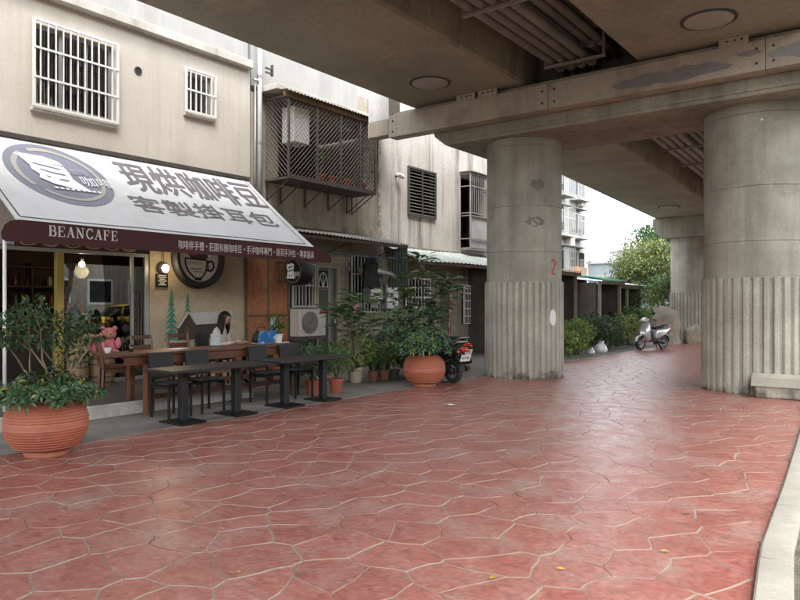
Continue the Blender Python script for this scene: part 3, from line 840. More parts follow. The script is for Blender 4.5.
# round vent hole
vh = cb(MB().lathe([(.075, -.15), (.075, .012), (.06, .012), (.06, -.14)], 20, Matrix.Translation((XW, 7.1, 5.72)) @ Matrix.Rotation(R(90), 4, 'Y')), 'vent_hole', MT['dark_metal'], smooth=40)
MB().lathe([(.06, .0), (.058, .004)], 16, Matrix.Translation((XW, 7.1, 5.72)) @ Matrix.Rotation(R(90), 4, 'Y')).build('hole', MT['black_rub'], vh)
def window(parent, y0, y1, z0, z1, fm, pm, mull=(.5,), x=XW - .1, cur=None, cmat=None):
    f = frame(MB(), y0, y1, z0, z1, .05, x - .03, x + .03)
    for q in mull:
        yy = y0 + (y1 - y0) * q; f.box(x - .02, x + .02, yy - .025, yy + .025, z0 + .05, z1 - .05)
    f = f.build('window', fm, parent)
    if parent is cafe: f.location = (-XW, -5, 0)
    ed = [y0 + .05] + [y0 + (y1 - y0) * q for q in mull] + [y1 - .05]
    for i, (a, b) in enumerate(zip(ed, ed[1:])):
        MB().box(x - .008, x - .002 + .003 * i, a, b, z0 + .05, z1 - .05).build('pane', GLASS, f)
    if cur:
        for a, b in cur:
            n = 16; r_ = []
            vs = []
            for i in range(n + 1):
                yy = a + (b - a) * i / n; xx = x - .1 + .02 * math.sin(i * 2.3)
                vs += [(xx, yy, z0 + .02), (xx, yy, z1 - .02)]
            MB().add(vs, [(2 * i, 2 * i + 2, 2 * i + 3, 2 * i + 1) for i in range(n)]).build('curtain', cmat or MT['curtain'], f, smooth=True)
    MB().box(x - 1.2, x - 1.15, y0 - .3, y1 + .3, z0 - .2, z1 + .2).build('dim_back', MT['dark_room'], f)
    return f
window(cafe, 5.28, 6.62, 4.72, 6.0, MT['alu'], None, (.34, .67), cur=[(5.36, 5.95)], cmat=MT['curtain'])
window(cafe, 8.1, 8.72, 5.25, 6.0, MT['alu'], None, (.5,), cur=[(8.14, 8.4)])
g = grille(cafe, 5.22, 6.68, 4.66, 6.06, 12, 3, MT['white_paint']); g.location = (-XW, -5, 0)
g = grille(cafe, 8.05, 8.77, 5.2, 6.05, 6, 2, MT['white_paint']); g.location = (-XW, -5, 0)
for yy, zz in ((5.95, 4.64), (8.41, 5.18)):
    cb(MB().box(XW + .002, XW + .06, yy - .74 if yy < 7 else yy - .36, yy + .74 if yy < 7 else yy + .36, zz - .05, zz, bev=.01), 'window_sill', MT['slab'])
# shop interior
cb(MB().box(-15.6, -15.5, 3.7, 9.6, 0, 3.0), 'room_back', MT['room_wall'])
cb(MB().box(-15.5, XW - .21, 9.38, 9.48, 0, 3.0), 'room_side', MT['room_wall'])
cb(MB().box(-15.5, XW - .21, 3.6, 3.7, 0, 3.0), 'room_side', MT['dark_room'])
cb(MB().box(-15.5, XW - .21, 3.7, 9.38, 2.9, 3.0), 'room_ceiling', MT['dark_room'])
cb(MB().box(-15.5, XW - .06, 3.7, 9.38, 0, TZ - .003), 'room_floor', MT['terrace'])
# shop front: posts, transom with food pictures, glass panes
sf = cb(MB().box(XW - .09, XW - .02, 3.9, 7.34, 2.38, 2.44), 'shop_front', MT['alu'])
fm = MB(); fm.box(XW - .09, XW - .02, 7.25, 7.338, TZ, 2.38); fm.box(XW - .09, XW - .02, 5.76, 7.25, TZ, TZ + .06); fm.build('frame', MT['alu'], sf)
MB().box(XW - .085, XW - .025, 6.98, 7.03, TZ + .06, 2.38).build('frame', MT['alu'], sf)
MB().box(XW - .1, XW + .0, 5.64, 5.755, TZ, 2.38).build('yellow_post', MT['yellow'], sf)
MB().box(XW - .1, XW - .02, 3.9, 3.98, TZ, 2.38).build('frame', MT['alu'], sf)
for a, b in ((5.76, 6.98), (7.03, 7.25)):
    MB().box(XW - .06, XW - .052, a, b, TZ + .06, 2.38).build('pane', GLASS, sf)
# food picture strip
tb = cb(MB().box(XW - .16, XW - .02, 3.9, 7.34, 2.442, 2.637), 'picture_strip', MT['black'])
fc = [mat('food_backing', (.10, .05, .03), (.06, .035, .02), scale=9), mat('food_orange', (.36, .12, .04), (.25, .08, .03), scale=20), mat('food_brown', (.16, .07, .03), (.09, .04, .02), scale=24), mat('plate_cream', (.42, .36, .28), scale=8)]
lil = mat('price_list', (.52, .46, .55), (.48, .43, .5), rough=.5)
yy = 4.62
for k, w in enumerate((.38, .38, .34, .38, .34, .34, .3)):
    MB().box(XW - .018, XW - .008, yy, yy + w - .02, 2.455, 2.63).build('picture', lil if k == 0 else fc[0], tb)
    if k:
        for rx, m_, dx in ((.14, fc[3], .004), (.11, fc[1 + k % 2], .006)):
            MB().prism([(yy + w / 2 - .01 + rx * math.cos(q * PI / 9), 2.53 + rx * .5 * math.sin(q * PI / 9)) for q in range(18)], lambda a, b, d: (XW - .008 + d, a, b), 0, dx).build('dish_print', m_, tb)
    yy += w

# hanging lamps (lit)
bulb = emit('lit_bulb', (1, .80, .52), 14)
def pendant(x, y, z, ztop, label, cat='lamp', r=.05):
    t = thing('pendant_lamp', label, cat, (x, y, z), 0, 'lit cafe lamps')
    MB().tube([(0, 0, .1), (0, 0, ztop - z)], .006, 6).build('cord', MT['black'], t)
    MB().lathe([(.03, .07), (.035, .1), (.02, .13)], 12).build('socket', MT['steel'], t)
    MB().ball((0, 0, 0), r, 14, 10).build('bulb', bulb, t, smooth=True)
    ld = bpy.data.lights.new('lamp_light', 'POINT'); ld.energy = 1.3; ld.color = (1, .74, .42); ld.shadow_soft_size = .12
    lo = bpy.data.objects.new('lamp_light', ld); COL.objects.link(lo); lo.parent = t; lo.location = (0, 0, -.14)
    return t
pendant(-12.2, 6.6, 2.26, 2.9, 'lit round bulb behind the shop window near the yellow post')
pendant(-12.2, 7.72, 2.27, 2.9, 'lit round bulb hanging inside the cafe behind the right window edge')
lampt = thing('wall_lamp', 'lit bulkhead lamp hung on ochre wall above small black notice', 'lamp', (XW + .06, 7.59, 2.19), 0, 'lit cafe lamps')
MB().tube([(0, 0, .08), (-.01, 0, .44)], .008, 6).build('stem', MT['dark_metal'], lampt)
MB().lathe([(.085, -.05), (.095, -.02), (.095, .02), (.08, .05)], 20, Matrix.Rotation(R(90), 4, 'Y')).build('housing', MT['steel'], lampt, smooth=40)
MB().ball((.04, 0, 0), (.05, .07, .07), 14, 10).build('bulb', bulb, lampt, smooth=True)
ld = bpy.data.lights.new('wall_lamp_light', 'POINT'); ld.energy = 1.0; ld.color = (1, .76, .45); ld.shadow_soft_size = .06
lo = bpy.data.objects.new('wall_lamp_light', ld); COL.objects.link(lo); lo.parent = lampt; lo.location = (.14, 0, 0)
nt_ = tag(MB().box(0, .025, -.12, .12, 0, .25).build('notice_board', MT['black'], None, loc=(XW + .002, 7.58, 1.84)), 'small black notice with white lines under the wall lamp', 'notice')
mb = MB()
for k, w in enumerate((.08, .09, .06, .09, .05, .08)):
    mb.box(.0255, .0265, -w, w, .215 - k * .035, .228 - k * .035)
mb.build('print_lines', MT['text_white'], nt_)

# ---------------------------------------------------------------- round tyre sign with cup drawing
YC, ZC = 8.37, 2.42
sg = thing('tyre_sign', 'round black tyre sign with a drawn coffee cup on the ochre wall', 'sign', (XW, YC, ZC))
RX = Matrix.Rotation(R(90), 4, 'Y')
MB().lathe([(.44, .0), (.46, .10), (.50, .14), (.55, .145), (.585, .11), (.595, .05), (.595, 0)], 56, RX, caps=False).build('tyre', MT['black_rub'], sg, smooth=50)
MB().lathe([(.455, .01), (.455, .07), (.01, .071)], 48, RX).build('disc', mat('sign_disc_cream', (.62, .60, .55), (.56, .54, .49), rough=.5, coord='obj'), sg, smooth=30)
fsig = lambda a, b, d: (.074 + d, a, b - .075)
blk = MT['black']
mb = MB()
cup = [(-.30, .03), (.14, .0)]
stroke(mb, [(-.33, .06), (.17, .04)], .016, fsig); 
stroke(mb, [(-.33, .06), (-.31, -.08), (-.24, -.2), (-.14, -.29), (-.07, -.32), (.02, -.32), (.09, -.27), (.15, -.17), (.18, -.06), (.17, .04)], .016, fsig)
stroke(mb, [(-.11, -.34), (.05, -.34)], .02, fsig)
stroke(mb, [(.18, -.02), (.25, .03), (.32, 0), (.34, -.07), (.31, -.14), (.25, -.17), (.17, -.15)], .02, fsig)
stroke(mb, [(.12, -.06), (.22, -.06), (.22, -.14), (.13, -.15)], .008, fsig)
mb.build('cup_outline', blk, sg)
MB().prism([(-.01 + .27 * math.cos(q * PI / 10), .2 + .17 * math.sin(q * PI / 10)) for q in range(20)], fsig, 0, .003).build('dark_print', mat('dark_red_print', (.05, .018, .018), rough=.6), sg)
MB().prism([(-.22, .12), (-.06, .12), (-.09, .19), (-.18, .22), (-.24, .19)], fsig, .003, .005).build('red_print', mat('orange_red_print', (.42, .09, .03), rough=.6), sg)
MB().prism([(.22 + .035 * math.cos(q * PI / 6), .16 + .06 * math.sin(q * PI / 6)) for q in range(12)], fsig, .003, .006).build('pale_print', MT['logo_white'], sg)
put_text('BEANCAFE', lambda a, b: fsig(a, b, .002), -.25, .06, -.06, .0, .01).build('lettering', mat('tan_print', (.42, .33, .22), rough=.6), sg)
MB().box(.075, .077, -.2, .06, -.225, -.2).build('print_line', MT['print_grey'], sg)
MB().box(.075, .077, -.14, .08, -.275, -.26).build('print_line', MT['print_grey'], sg)

# ---------------------------------------------------------------- mural: two firs and a wooden cabin on the wall
green_m = mat('fir_green_paint', (.035, .17, .115), (.06, .24, .16), scale=6, rough=.8)
def fir(y, z0, z1, w, label):
    n = 9; L, Rr = [], []
    for k in range(n):
        t = k / n; zz = z1 - (z1 - z0) * t; ww = w * (.12 + .88 * t)
        L.append((y - ww * .45, zz)); L.append((y - ww, zz - (z1 - z0) / n * .85))
        Rr.append((y + ww * .45, zz)); Rr.append((y + ww, zz - (z1 - z0) / n * .85))
    o = MB()
    for k in range(n):      # one tier at a time
        t = k / n; zz = z1 - (z1 - z0) * t; ww = w * (.15 + .85 * t); h = (z1 - z0) / n * 1.25
        o.prism([(-ww, zz - h - z0), (-ww * .35, zz - h * .78 - z0), (ww * .4, zz - h * .8 - z0), (ww, zz - h * .95 - z0), (0.01, zz - z0)], lambda a, b, d: (d, a, b), 0, .012 + .001 * (k % 3))
    o = o.build('painted_fir', green_m, None, loc=(XW + .002, y, z0)); tag(o, label, 'mural', 'fir trees on the cafe wall'); return o
fir(7.78, .86, 1.84, .20, 'taller green fir tree painted on the ochre wall')
fir(8.14, .95, 1.74, .17, 'shorter green fir tree painted behind the cabin mural')
cab = thing('cabin_relief', 'dark wooden cabin with snowy roof on the ochre cafe wall', 'mural', (XW, 8.4, .86))
dkw = mat('cabin_wood', (.075, .045, .03), (.045, .03, .022), scale=8, stretch=(1, 1, 4), rough=.8)
cf = lambda a, b, d: (d, a, b)
MB().prism([(-.47, 0), (-.12, 0), (-.12, .26), (-.29, .48), (-.47, .26)], cf, .002, .05).build('gable', dkw, cab)
MB().prism([(-.118, 0), (.5, 0), (.5, .3), (-.118, .3)], cf, .002, .042).build('wall', dkw, cab)
MB().prism([(-.27, .50), (.40, .52), (.54, .29), (-.10, .27)], cf, .044, .07).build('snowy_roof', mat('roof_paint', (.5, .49, .46), (.4, .39, .36), rough=.8), cab)
MB().prism([(-.53, .22), (-.49, .21), (-.28, .48), (-.28, .53)], cf, .052, .07).build('barge_board', mat('roof_paint_side', (.5, .49, .46), rough=.8), cab)
for a, b in ((.02, .16), (.26, .42)):
    wd = MB().box(.043, .05, a, b, .08, .24).build('window', mat('cabin_pane', (.03, .035, .035), rough=.4), cab)
    MB().box(.05, .056, a + .06, a + .08, .08, .24).build('mullion', MT['old_wood'], wd)
MB().box(.051, .057, -.35, -.24, .0, .24).build('door', MT['old_wood'], cab)

# ---------------------------------------------------------------- chipboard hoarding, two by two boards
osb = thing('chipboard_panel', 'orange brown chipboard hoarding of four boards beside the cafe wall', 'panel', (XW, 10.15, 0))
for a, b in ((-.57, -.01), (.02, .57)):
    for c, d in ((.1, 1.26), (1.3, 2.56)):
        MB().box(.03, .055, a, b, c, d).build('board', MT['osb'], osb)
for w in (-.595, .005, .585):
    MB().box(.02, .068, w - .018, w + .018, .1, 2.58).build('batten', MT['old_wood'], osb)
MB().box(.02, .066, -.575, .565, 1.262, 1.298).build('batten', MT['old_wood'], osb)
pp = MB().box(.058, .062, .06, .2, .98, 1.24).build('pale_paper', mat('pale_blue_paper', (.34, .42, .46), (.44, .48, .48), scale=14, rough=.8), osb)

# ---------------------------------------------------------------- the awning
AX0, AZ0, AX1, AZ1 = -9.2, 2.60, XW + .04, 4.10
AY0, AY1 = 4.12, 9.58
nn = Vector((AZ1 - AZ0, 0, AX0 - AX1)).normalized()
def aw(y, t, d=0.0):
    q = ((y - 4.16) / 1.8) % 1.0
    sag = -.022 * math.sin(PI * t) - .022 * math.sin(PI * q) * math.sin(PI * min(1, t * .9 + .08))
    p = Vector((AX0 + (AX1 - AX0) * t, y, AZ0 + (AZ1 - AZ0) * t)) + nn * (d + sag)
    return tuple(p)
awn = thing('awning', 'white vinyl cafe awning with grey lettering and maroon valance', 'awning', (AX0, 6.85, 0))
def ab(mb, name, m, parent=awn, smooth=False):
    o = mb.build(name, m, parent, smooth)
    if parent is awn: o.location = (-AX0, -6.85, 0)
    return o
ny_, nt = 44, 16
mb = MB()
for d in (0, -.012):
    mb.add([aw(AY0 + (AY1 - AY0) * i / ny_, j / nt, d) for i in range(ny_ + 1) for j in range(nt + 1)],
           [(i * (nt + 1) + j, (i + 1) * (nt + 1) + j, (i + 1) * (nt + 1) + j + 1, i * (nt + 1) + j + 1) for i in range(ny_) for j in range(nt)])
ab(mb, 'canopy', MT['awning_white'], smooth=True)
ab(MB().box(XW + .002, XW + .09, AY0 - .05, AY1 + .05, 4.09, 4.17, bev=.01), 'wall_rail', MT['dark_metal'])
ab(MB().tube([(AX0 + .01, AY0, AZ0 - .02), (AX0 + .01, AY1, AZ0 - .02)], .022, 10), 'front_bar', MT['steel'], smooth=True)
for yy in (AY0 + .04, 5.9, 7.8, AY1 - .04):
    ab(MB().tube([aw(yy, .02, -.04), aw(yy, .98, -.04)], .018, 8), 'rafter', MT['steel'], smooth=True)
# printed border line
mb = MB()
for a, b in (((4.2, .05), (9.42, .05)), ((9.42, .05), (9.5, 1.0)), ((4.2, .05), (4.18, 1.0))):
    for k in range(40):
        p = (a[0] + (b[0] - a[0]) * k / 40, a[1] + (b[1] - a[1]) * k / 40); q = (a[0] + (b[0] - a[0]) * (k + 1) / 40, a[1] + (b[1] - a[1]) * (k + 1) / 40)
        dy, dt = (0, .006) if abs(b[0] - a[0]) > 1 else (.011, 0)
        mb.add([aw(p[0] - dy, p[1] - dt, .003), aw(q[0] - dy, q[1] - dt, .003), aw(q[0] + dy, q[1] + dt, .003), aw(p[0] + dy, p[1] + dt, .003)], [(0, 1, 2, 3)])
ab(mb, 'border_line', MT['print_line'])
fa = lambda d: (lambda a, b: aw(a, b, d))
def bold_text(body, a0, a1, b0, b1, wa, wb):   # heavier strokes: the glyphs laid down a few times, slightly apart
    mb = MB()
    for k, (u, v) in enumerate(((0, 0), (-1, 0), (1, 0), (0, -1), (0, 1))):
        put_text(body, lambda a, b: aw(a + u * wa, b + v * wb, .007 + .00015 * k), a0, a1, b0, b1, 0, mb)
    return mb
ab(bold_text('現烘咖啡豆', 6.46, 9.44, .56, .93, .015, .005), 'lettering', MT['print_grey'])
ab(bold_text('客製掛耳包', 6.2, 9.22, .28, .48, .010, .003), 'lettering', MT['print_grey'])
# round badge
CY_, CT_, RA, RB = 5.29, .61, .78, .35
def disc(ra, rb, d, name, m, ra0=0, rb0=0, w0=0, w1=2 * PI):
    mb = MB(); n = 48; vs, fs = [], []
    for k in range(n + 1):
        w = w0 + (w1 - w0) * k / n
        for q in (0, .33, .66, 1):
            a = ra0 + (ra - ra0) * q; b = rb0 + (rb - rb0) * q
            vs.append(aw(CY_ + a * math.cos(w), CT_ + b * math.sin(w), d))
    for k in range(n):
        for q in range(3): fs.append((k * 4 + q, k * 4 + q + 1, (k + 1) * 4 + q + 1, (k + 1) * 4 + q))
    return ab(mb.add(vs, fs), name, m)
disc(RA, RB, .006, 'badge', MT['logo_blue'])
disc(RA * .86, RB * .86, .012, 'badge_ring', MT['logo_tan'], RA * .76, RB * .76, R(20), R(115))
disc(RA * .86, RB * .86, .012, 'badge_ring', MT['logo_tan'], RA * .76, RB * .76, R(130), R(215))
disc(RA * .84, RB * .84, .012, 'badge_ring', MT['logo_tan'], RA * .76, RB * .76, R(228), R(380))
def badge_poly(pts, d, name, m):
    mb = MB(); mb.add([aw(CY_ + a * RA, CT_ + b * RB, d) for a, b in pts], [tuple(range(len(pts)))]); return ab(mb, name, m)
# stylised white bean character standing in the badge
badge_poly([(-.68, .54), (-.45, .58), (-.1, .58), (.16, .46), (.2, .34), (-.02, .36), (-.3, .44), (-.62, .48)], .017, 'badge_stroke', MT['logo_white'])
badge_poly([(-.60, .46), (-.3, .42), (-.02, .34), (.18, .30), (.22, .1), (.2, -.12), (.32, -.34), (.42, -.5), (.1, -.46), (-.26, -.36), (-.48, -.2), (-.42, -.08), (-.52, .06), (-.50, .2)], .020, 'badge_stroke', MT['logo_white'])
for pts in ([(-.42, .3), (-.2, .26), (.08, .2), (.08, .15), (-.2, .2), (-.42, .25)], [(-.36, .12), (-.12, .05), (.1, .02), (.1, -.04), (-.12, -.02), (-.34, .06)], [(-.34, -.1), (-.22, -.12), (-.28, -.18)], [(-.12, -.2), (.06, -.24), (.1, -.19), (-.04, -.15)]):
    badge_poly(pts, .024, 'badge_gap', MT['logo_blue'])
fb = lambda a, b: aw(CY_ + a * RA, CT_ + b * RB, .024)
ab(put_text('咖啡', fb, .36, 1.0, -.30, .02, 0), 'badge_lettering', MT['logo_white'])
ab(put_text('咖啡', fb, .22, .62, .06, .26, .0), 'badge_lettering', mat('logo_pale', (.38, .385, .45), rough=.5, fine=0))
mb = MB()
for k in range(9): 
    a0 = -.32 + k * .105
    mb.add([fb(a0, -.52 + .0 * k), fb(a0 + .07, -.52), fb(a0 + .07, -.46), fb(a0, -.46)], [(0, 1, 2, 3)])
o_ = ab(mb, 'badge_lettering', MT['logo_white']); o_['kind'] = 'stuff'
# valance with rounded ends
def val_fn(a, b, d): return (AX0 + .035 + d, a, b)
poly = [(AY0 - .16, 2.33), (AY1 + .38, 2.33), (AY1 + .42, 2.37), (AY1 + .42, 2.44), (AY1 + .34, 2.50), (AY1 + .02, 2.575), (AY1, 2.615), (AY0 + .0, 2.615), (AY0 - .10, 2.59), (AY0 - .17, 2.53), (AY0 - .2, 2.45), (AY0 - .2, 2.36)]
ab(MB().prism(poly, val_fn, -.006, .006), 'valance', MT['maroon'])
ab(serif_text('BEANCAFE', lambda a, b, d: val_fn(a, b, .008 + d), 4.50, 5.50, 2.435, 2.575), 'valance_lettering', MT['text_white'])
ab(put_text('咖啡伴手禮・莊園有機咖啡豆・手沖咖啡專門・掛耳手沖包・專業器具', lambda a, b: val_fn(a, b, .009), 6.50, 9.5, 2.39, 2.53, 0), 'valance_lettering', MT['text_white'])['kind'] = 'stuff'
# side flap on the right and corner pole on the left
mb = MB()
mb.add([aw(AY1, t, -.005) for t in (0, .25, .5, .75, 1)] + [(AX0, AY1 + .01, 2.36), (AX0 - .5, AY1 + .01, 2.45), (AX0 - 1, AY1 + .01, 2.75), (AX0 - 1.5, AY1 + .01, 3.25), (AX1, AY1 + .01, 3.9)], [(i, i + 1, i + 6, i + 5) for i in range(4)])
ab(mb, 'side_flap', MT['awning_white'])
ab(MB().tube([(AX0, 3.97, TZ), (AX0, 3.97, 2.5)], .022, 10), 'pole', MT['white_paint'], smooth=True)

# projecting drum sign
ds = thing('drum_sign', 'black round drum sign with white characters hung beside the chipboard', 'sign', (-10.5, 10.25, 2.22))
RY = Matrix.Rotation(R(90), 4, 'X')
MB().lathe([(.285, -.34), (.30, -.32), (.30, -.02), (.285, 0)], 40, RY.inverted() @ Matrix.Scale(-1, 4, (0, 0, 1))).build('drum', MT['black'], ds, smooth=40)
fd = lambda a, b, d=0: (a, -.003 - d, b)
MB().lathe([(.25, .001), (.25, .004), (.232, .004), (.232, .001)], 36, RY, caps=False).build('gold_ring', mat('dull_gold', (.2, .16, .08), rough=.5), ds)
MB().prism([(-.17, .14), (-.02, .17), (.04, .14), (.04, .06), (.02, .04), (.07, -.16), (-.17, -.15), (-.14, .02), (-.17, .05)], lambda a, b, d: fd(a, b, d), 0, .003).build('character', MT['logo_white'], ds)
mb = MB(); stroke(mb, [(-.12, .07), (.0, .1)], .011, fd, .003, .005); stroke(mb, [(-.11, -.0), (.01, .02)], .011, fd, .003, .005); stroke(mb, [(-.1, -.08), (-.08, -.11)], .012, fd, .003, .005); stroke(mb, [(-.01, -.08), (-.03, -.11)], .012, fd, .003, .005)
mb.build('gap', MT['black'], ds)
put_text('咖啡', lambda a, b: fd(a, b, .003), .05, .21, -.12, -.01, 0).build('lettering', MT['plate_white'], ds)
MB().tube([(-.68, .16, .2), (-.2, .16, .2)], .015, 8).build('bracket_arm', MT['dark_metal'], ds)
MB().tube([(-.68, .16, -.2), (-.2, .16, -.2)], .015, 8).build('bracket_arm', MT['dark_metal'], ds)

# ================================================================== HOUSE WITH THE CAGED BALCONY
h2 = thing('balcony_house', 'weathered grey house with a caged balcony between the cafe and streaked wall', 'building', (XW, 11.9, 0))
def hb(mb, name, m, parent=h2, smooth=False):
    o = mb.build(name, m, parent, smooth)
    if parent is h2: o.location = (-XW, -11.9, 0)
    return o
hb(wall_holes(MB(), 9.72, 14.1, 3.25, 6.0, [(10.5, 13.4, 4.25, 5.9)]), 'upper_wall', MT['grey_wall'])
hb(MB().box(XW - 2.2, XW - 2.1, 9.8, 14.0, 3.3, 6.0), 'balcony_back', MT['dark_room'])
hb(MB().box(XW - 2.1, XW - .21, 9.8, 14.0, 4.15, 4.24), 'balcony_floor', MT['slab'])
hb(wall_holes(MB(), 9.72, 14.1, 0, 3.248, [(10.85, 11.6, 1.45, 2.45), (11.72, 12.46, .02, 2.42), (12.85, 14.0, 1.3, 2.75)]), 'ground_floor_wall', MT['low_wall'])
hb(MB().box(XW + .002, XW + .06, 9.73, 14.09, 3.26, 3.4), 'string_course', MT['grey_wall'])
hb(MB().box(XW - .3, XW + .55, 9.95, 14.05, 6.02, 6.14, bev=.01), 'ledge', MT['slab'])
hb(MB().box(XW - .35, XW - .02, 9.74, 13.2, 6.14, 7.9), 'parapet', MT['white_wall'])
hb(MB().box(XW - .3, XW - .1, 13.25, 14.05, 6.14, 6.8), 'parapet', MT['grey_wall'])
hb(MB().box(XW + .002, XW + .03, 13.98, 14.08, 3.3, 6.0), 'peeling_strip', mat('peeling_paint', (.52, .5, .46), (.28, .25, .2), scale=9, lo=.45, hi=.55, rough=.9))
# corrugated strip and wooden fascia over the cage
mb = MB(); n = 80; vs = []
for i in range(n + 1):
    yy = 9.95 + 4.1 * i / n; zz = 5.985 + .014 * math.cos(PI * i)
    vs += [(XW + .1, yy, zz + .03), (XW + .86, yy, zz - .04)]
hb(mb.add(vs, [(2 * i, 2 * i + 2, 2 * i + 3, 2 * i + 1) for i in range(n)]), 'corrugated_strip', MT['roof_dark'])
hb(MB().box(XW + .74, XW + .78, 9.95, 14.1, 5.83, 5.915), 'fascia_board', mat('fascia_wood', (.21, .13, .06), (.14, .085, .045), scale=6, rough=.8))
# drainpipe
dp = thing('drainpipe', 'grey drainpipe running down beside the cafe corner', 'pipe', (XW + .12, 9.86, 0))
MB().tube([(0, 0, 2.9), (0, 0, 7.4)], .05, 12).build('pipe', mat('pipe_grey', (.40, .41, .42), (.34, .345, .35), rough=.5), dp, smooth=True)
for z in (3.1, 4.9, 6.3):
    MB().lathe([(.058, z), (.058, z + .05)], 12).build('clip', MT['steel'], dp)
MB().tube([(-.06, -.14, 6.25), (0, -.05, 6.22), (0, -.02, 6.15)], .03, 10).build('elbow', MT['steel'], dp, smooth=True)
MB().tube([(-.04, -.09, 3.0), (-.04, -.09, 6.2)], .02, 8).build('thin_pipe', MT['steel'], dp, smooth=True)
br = thing('cable_bracket', 'small dark cable bracket clipped to the drainpipe top', 'bracket', (XW + .2, 9.95, 6.5))
MB().box(-.02, .02, 0, .2, 0, .03).build('arm', MT['dark_metal'], br); MB().box(-.03, .03, .17, .2, -.12, .12).build('plate', MT['dark_metal'], br); MB().box(-.02, .02, 0, .2, -.09, -.06).build('arm', MT['dark_metal'], br)

# the cage
cg = thing('balcony_cage', 'dark diamond mesh balcony cage on diagonal brackets', 'cage', (XW, 11.5, 4.2))
CX, CY0, CY1, CZ0, CZ1 = .74, -1.4, 1.46, .02, 1.66
fr = MT['dark_metal']
MB().box(0.01, CX + .03, CY0, CY1, -.05, .0).build('floor_plate', MT['rust'], cg)
for yy in (CY0, -.55, .22, .9, CY1):
    MB().box(CX - .02, CX + .02, yy - .022, yy + .022, 0, CZ1 + .05).build('post', fr, cg)
for z in (.0, CZ1):
    MB().box(CX - .018, CX + .018, CY0 + .022, CY1 - .022, z, z + .045).build('rail', fr, cg)
for yy in (CY0, CY1):
    MB().box(.02, CX - .02, yy - .02, yy + .02, CZ1, CZ1 + .04).build('rail', fr, cg)
MB().box(CX - .015, CX + .015, .92, CY1 - .022, 1.02, 1.06).build('rail', fr, cg)
mesh = MB(); wire = .0055
def diamonds(fn, w, h, st=.105):
    n = int((w + h) / st) + 2
    for k in range(n):
        for sgn in (1, -1):
            pts = []
            a = k * st
            p0 = (a, 0) if a <= w else (w, a - w)
            p1 = (0, a) if a <= h else (a - h, h)
            if abs(p0[0] - p1[0]) < .01: continue
            if sgn < 0: p0, p1 = (w - p0[0], p0[1]), (w - p1[0], p1[1])
            mesh.tube([fn(*p0), fn(*p1)], wire, 4, False)
diamonds(lambda a, b: (CX + .006, CY0 + a, CZ0 + b), CY1 - CY0, CZ1 - CZ0)
diamonds(lambda a, b: (.03 + a, CY0, CZ0 + b), CX - .05, CZ1 - CZ0)
diamonds(lambda a, b: (.03 + a, CY1, CZ0 + b), CX - .05, CZ1 - CZ0)
mesh.build('wire_mesh', mat('mesh_wire', (.16, .14, .12), (.12, .1, .085), rough=.7), cg)
for yy in (CY0 + .04, -.95, -.2, .58, 1.25, CY1 - .03):
    b_ = MB(); b_.box(.012, .04, yy - .015, yy + .015, -.47, -.05); b_.build('bracket', fr, cg)
    MB().tube([(.03, yy, -.45), (CX - .04, yy, -.06)], .014, 6).build('brace', fr, cg)
# things kept in the cage
wb = tag(MB().box(-.19, .19, -.24, .24, 0, .78, bev=.02).build('white_cabinet', MT['white_paint'], None, loc=(XW + .42, 10.62, 4.98)), 'white water heater cabinet behind the balcony cage mesh', 'cabinet')

# ================================================================== foliage helpers
def leaf(mb, p, d, up, L, W, curl=.18):
    d = d.normalized(); s = d.cross(up)
    if s.length < 1e-3: s = d.cross(Vector((1, 0, 0)))
    s.normalize(); n = s.cross(d)
    m1 = p + d * L * .45 - n * (-.04 * L)
    vs = [p, p + d * L * .42 + s * W * .5 + n * W * .16, p + d * L - n * L * curl, p + d * L * .42 - s * W * .5 + n * W * .16, p + d * L * .45]
    mb.add(vs, [(0, 1, 4), (1, 2, 4), (2, 3, 4), (3, 0, 4)])
def rv(r):
    while True:
        v = Vector((r.uniform(-1, 1), r.uniform(-1, 1), r.uniform(-1, 1)))
        if .02 < v.length < 1: return v
def cloud(mb, r, n, c, rad, L, W=.45, shell=.55, up=.3):
    c = Vector(c); rad = Vector(rad)
    for _ in range(n):
        v = rv(r); q = v.normalized() * (v.length ** (1 - shell))
        p = c + Vector((q.x * rad.x, q.y * rad.y, q.z * rad.z))
        d = q.normalized() * .7 + rv(r) * .9 + Vector((0, 0, up - .25))
        l = L * r.uniform(.6, 1.25)
        leaf(mb, p, d, Vector((r.uniform(-.4, .4), r.uniform(-.4, .4), 1)), l, l * W)
def clumps(mb, r, k, n, c, rad, cr, L, W=.45):
    """many small clumps through a volume, so gaps and light and dark tufts appear"""
    c = Vector(c); rad = Vector(rad); out = []
    for _ in range(k):
        v = rv(r); q = v.normalized() * (v.length ** .45)
        p = c + Vector((q.x * rad.x, q.y * rad.y, q.z * rad.z)); out.append(p)
        s = cr * r.uniform(.6, 1.3)
        cloud(mb, r, n, p, (s, s, s * .75), L, W)
    return out
def whorl(mb, r, p, ax, L, n=8, W=.36, droop=.25):
    ax = ax.normalized(); t = ax.orthogonal().normalized(); b = ax.cross(t); w0 = r.uniform(0, 6.28)
    for k in range(n):
        w = w0 + 2 * PI * k / n + r.uniform(-.15, .15)
        d = (t * math.cos(w) + b * math.sin(w)) + ax * r.uniform(-droop, droop * .9)
        l = L * r.uniform(.75, 1.15)
        leaf(mb, p + d * .1 * L, d, ax, l, l * W, .22)
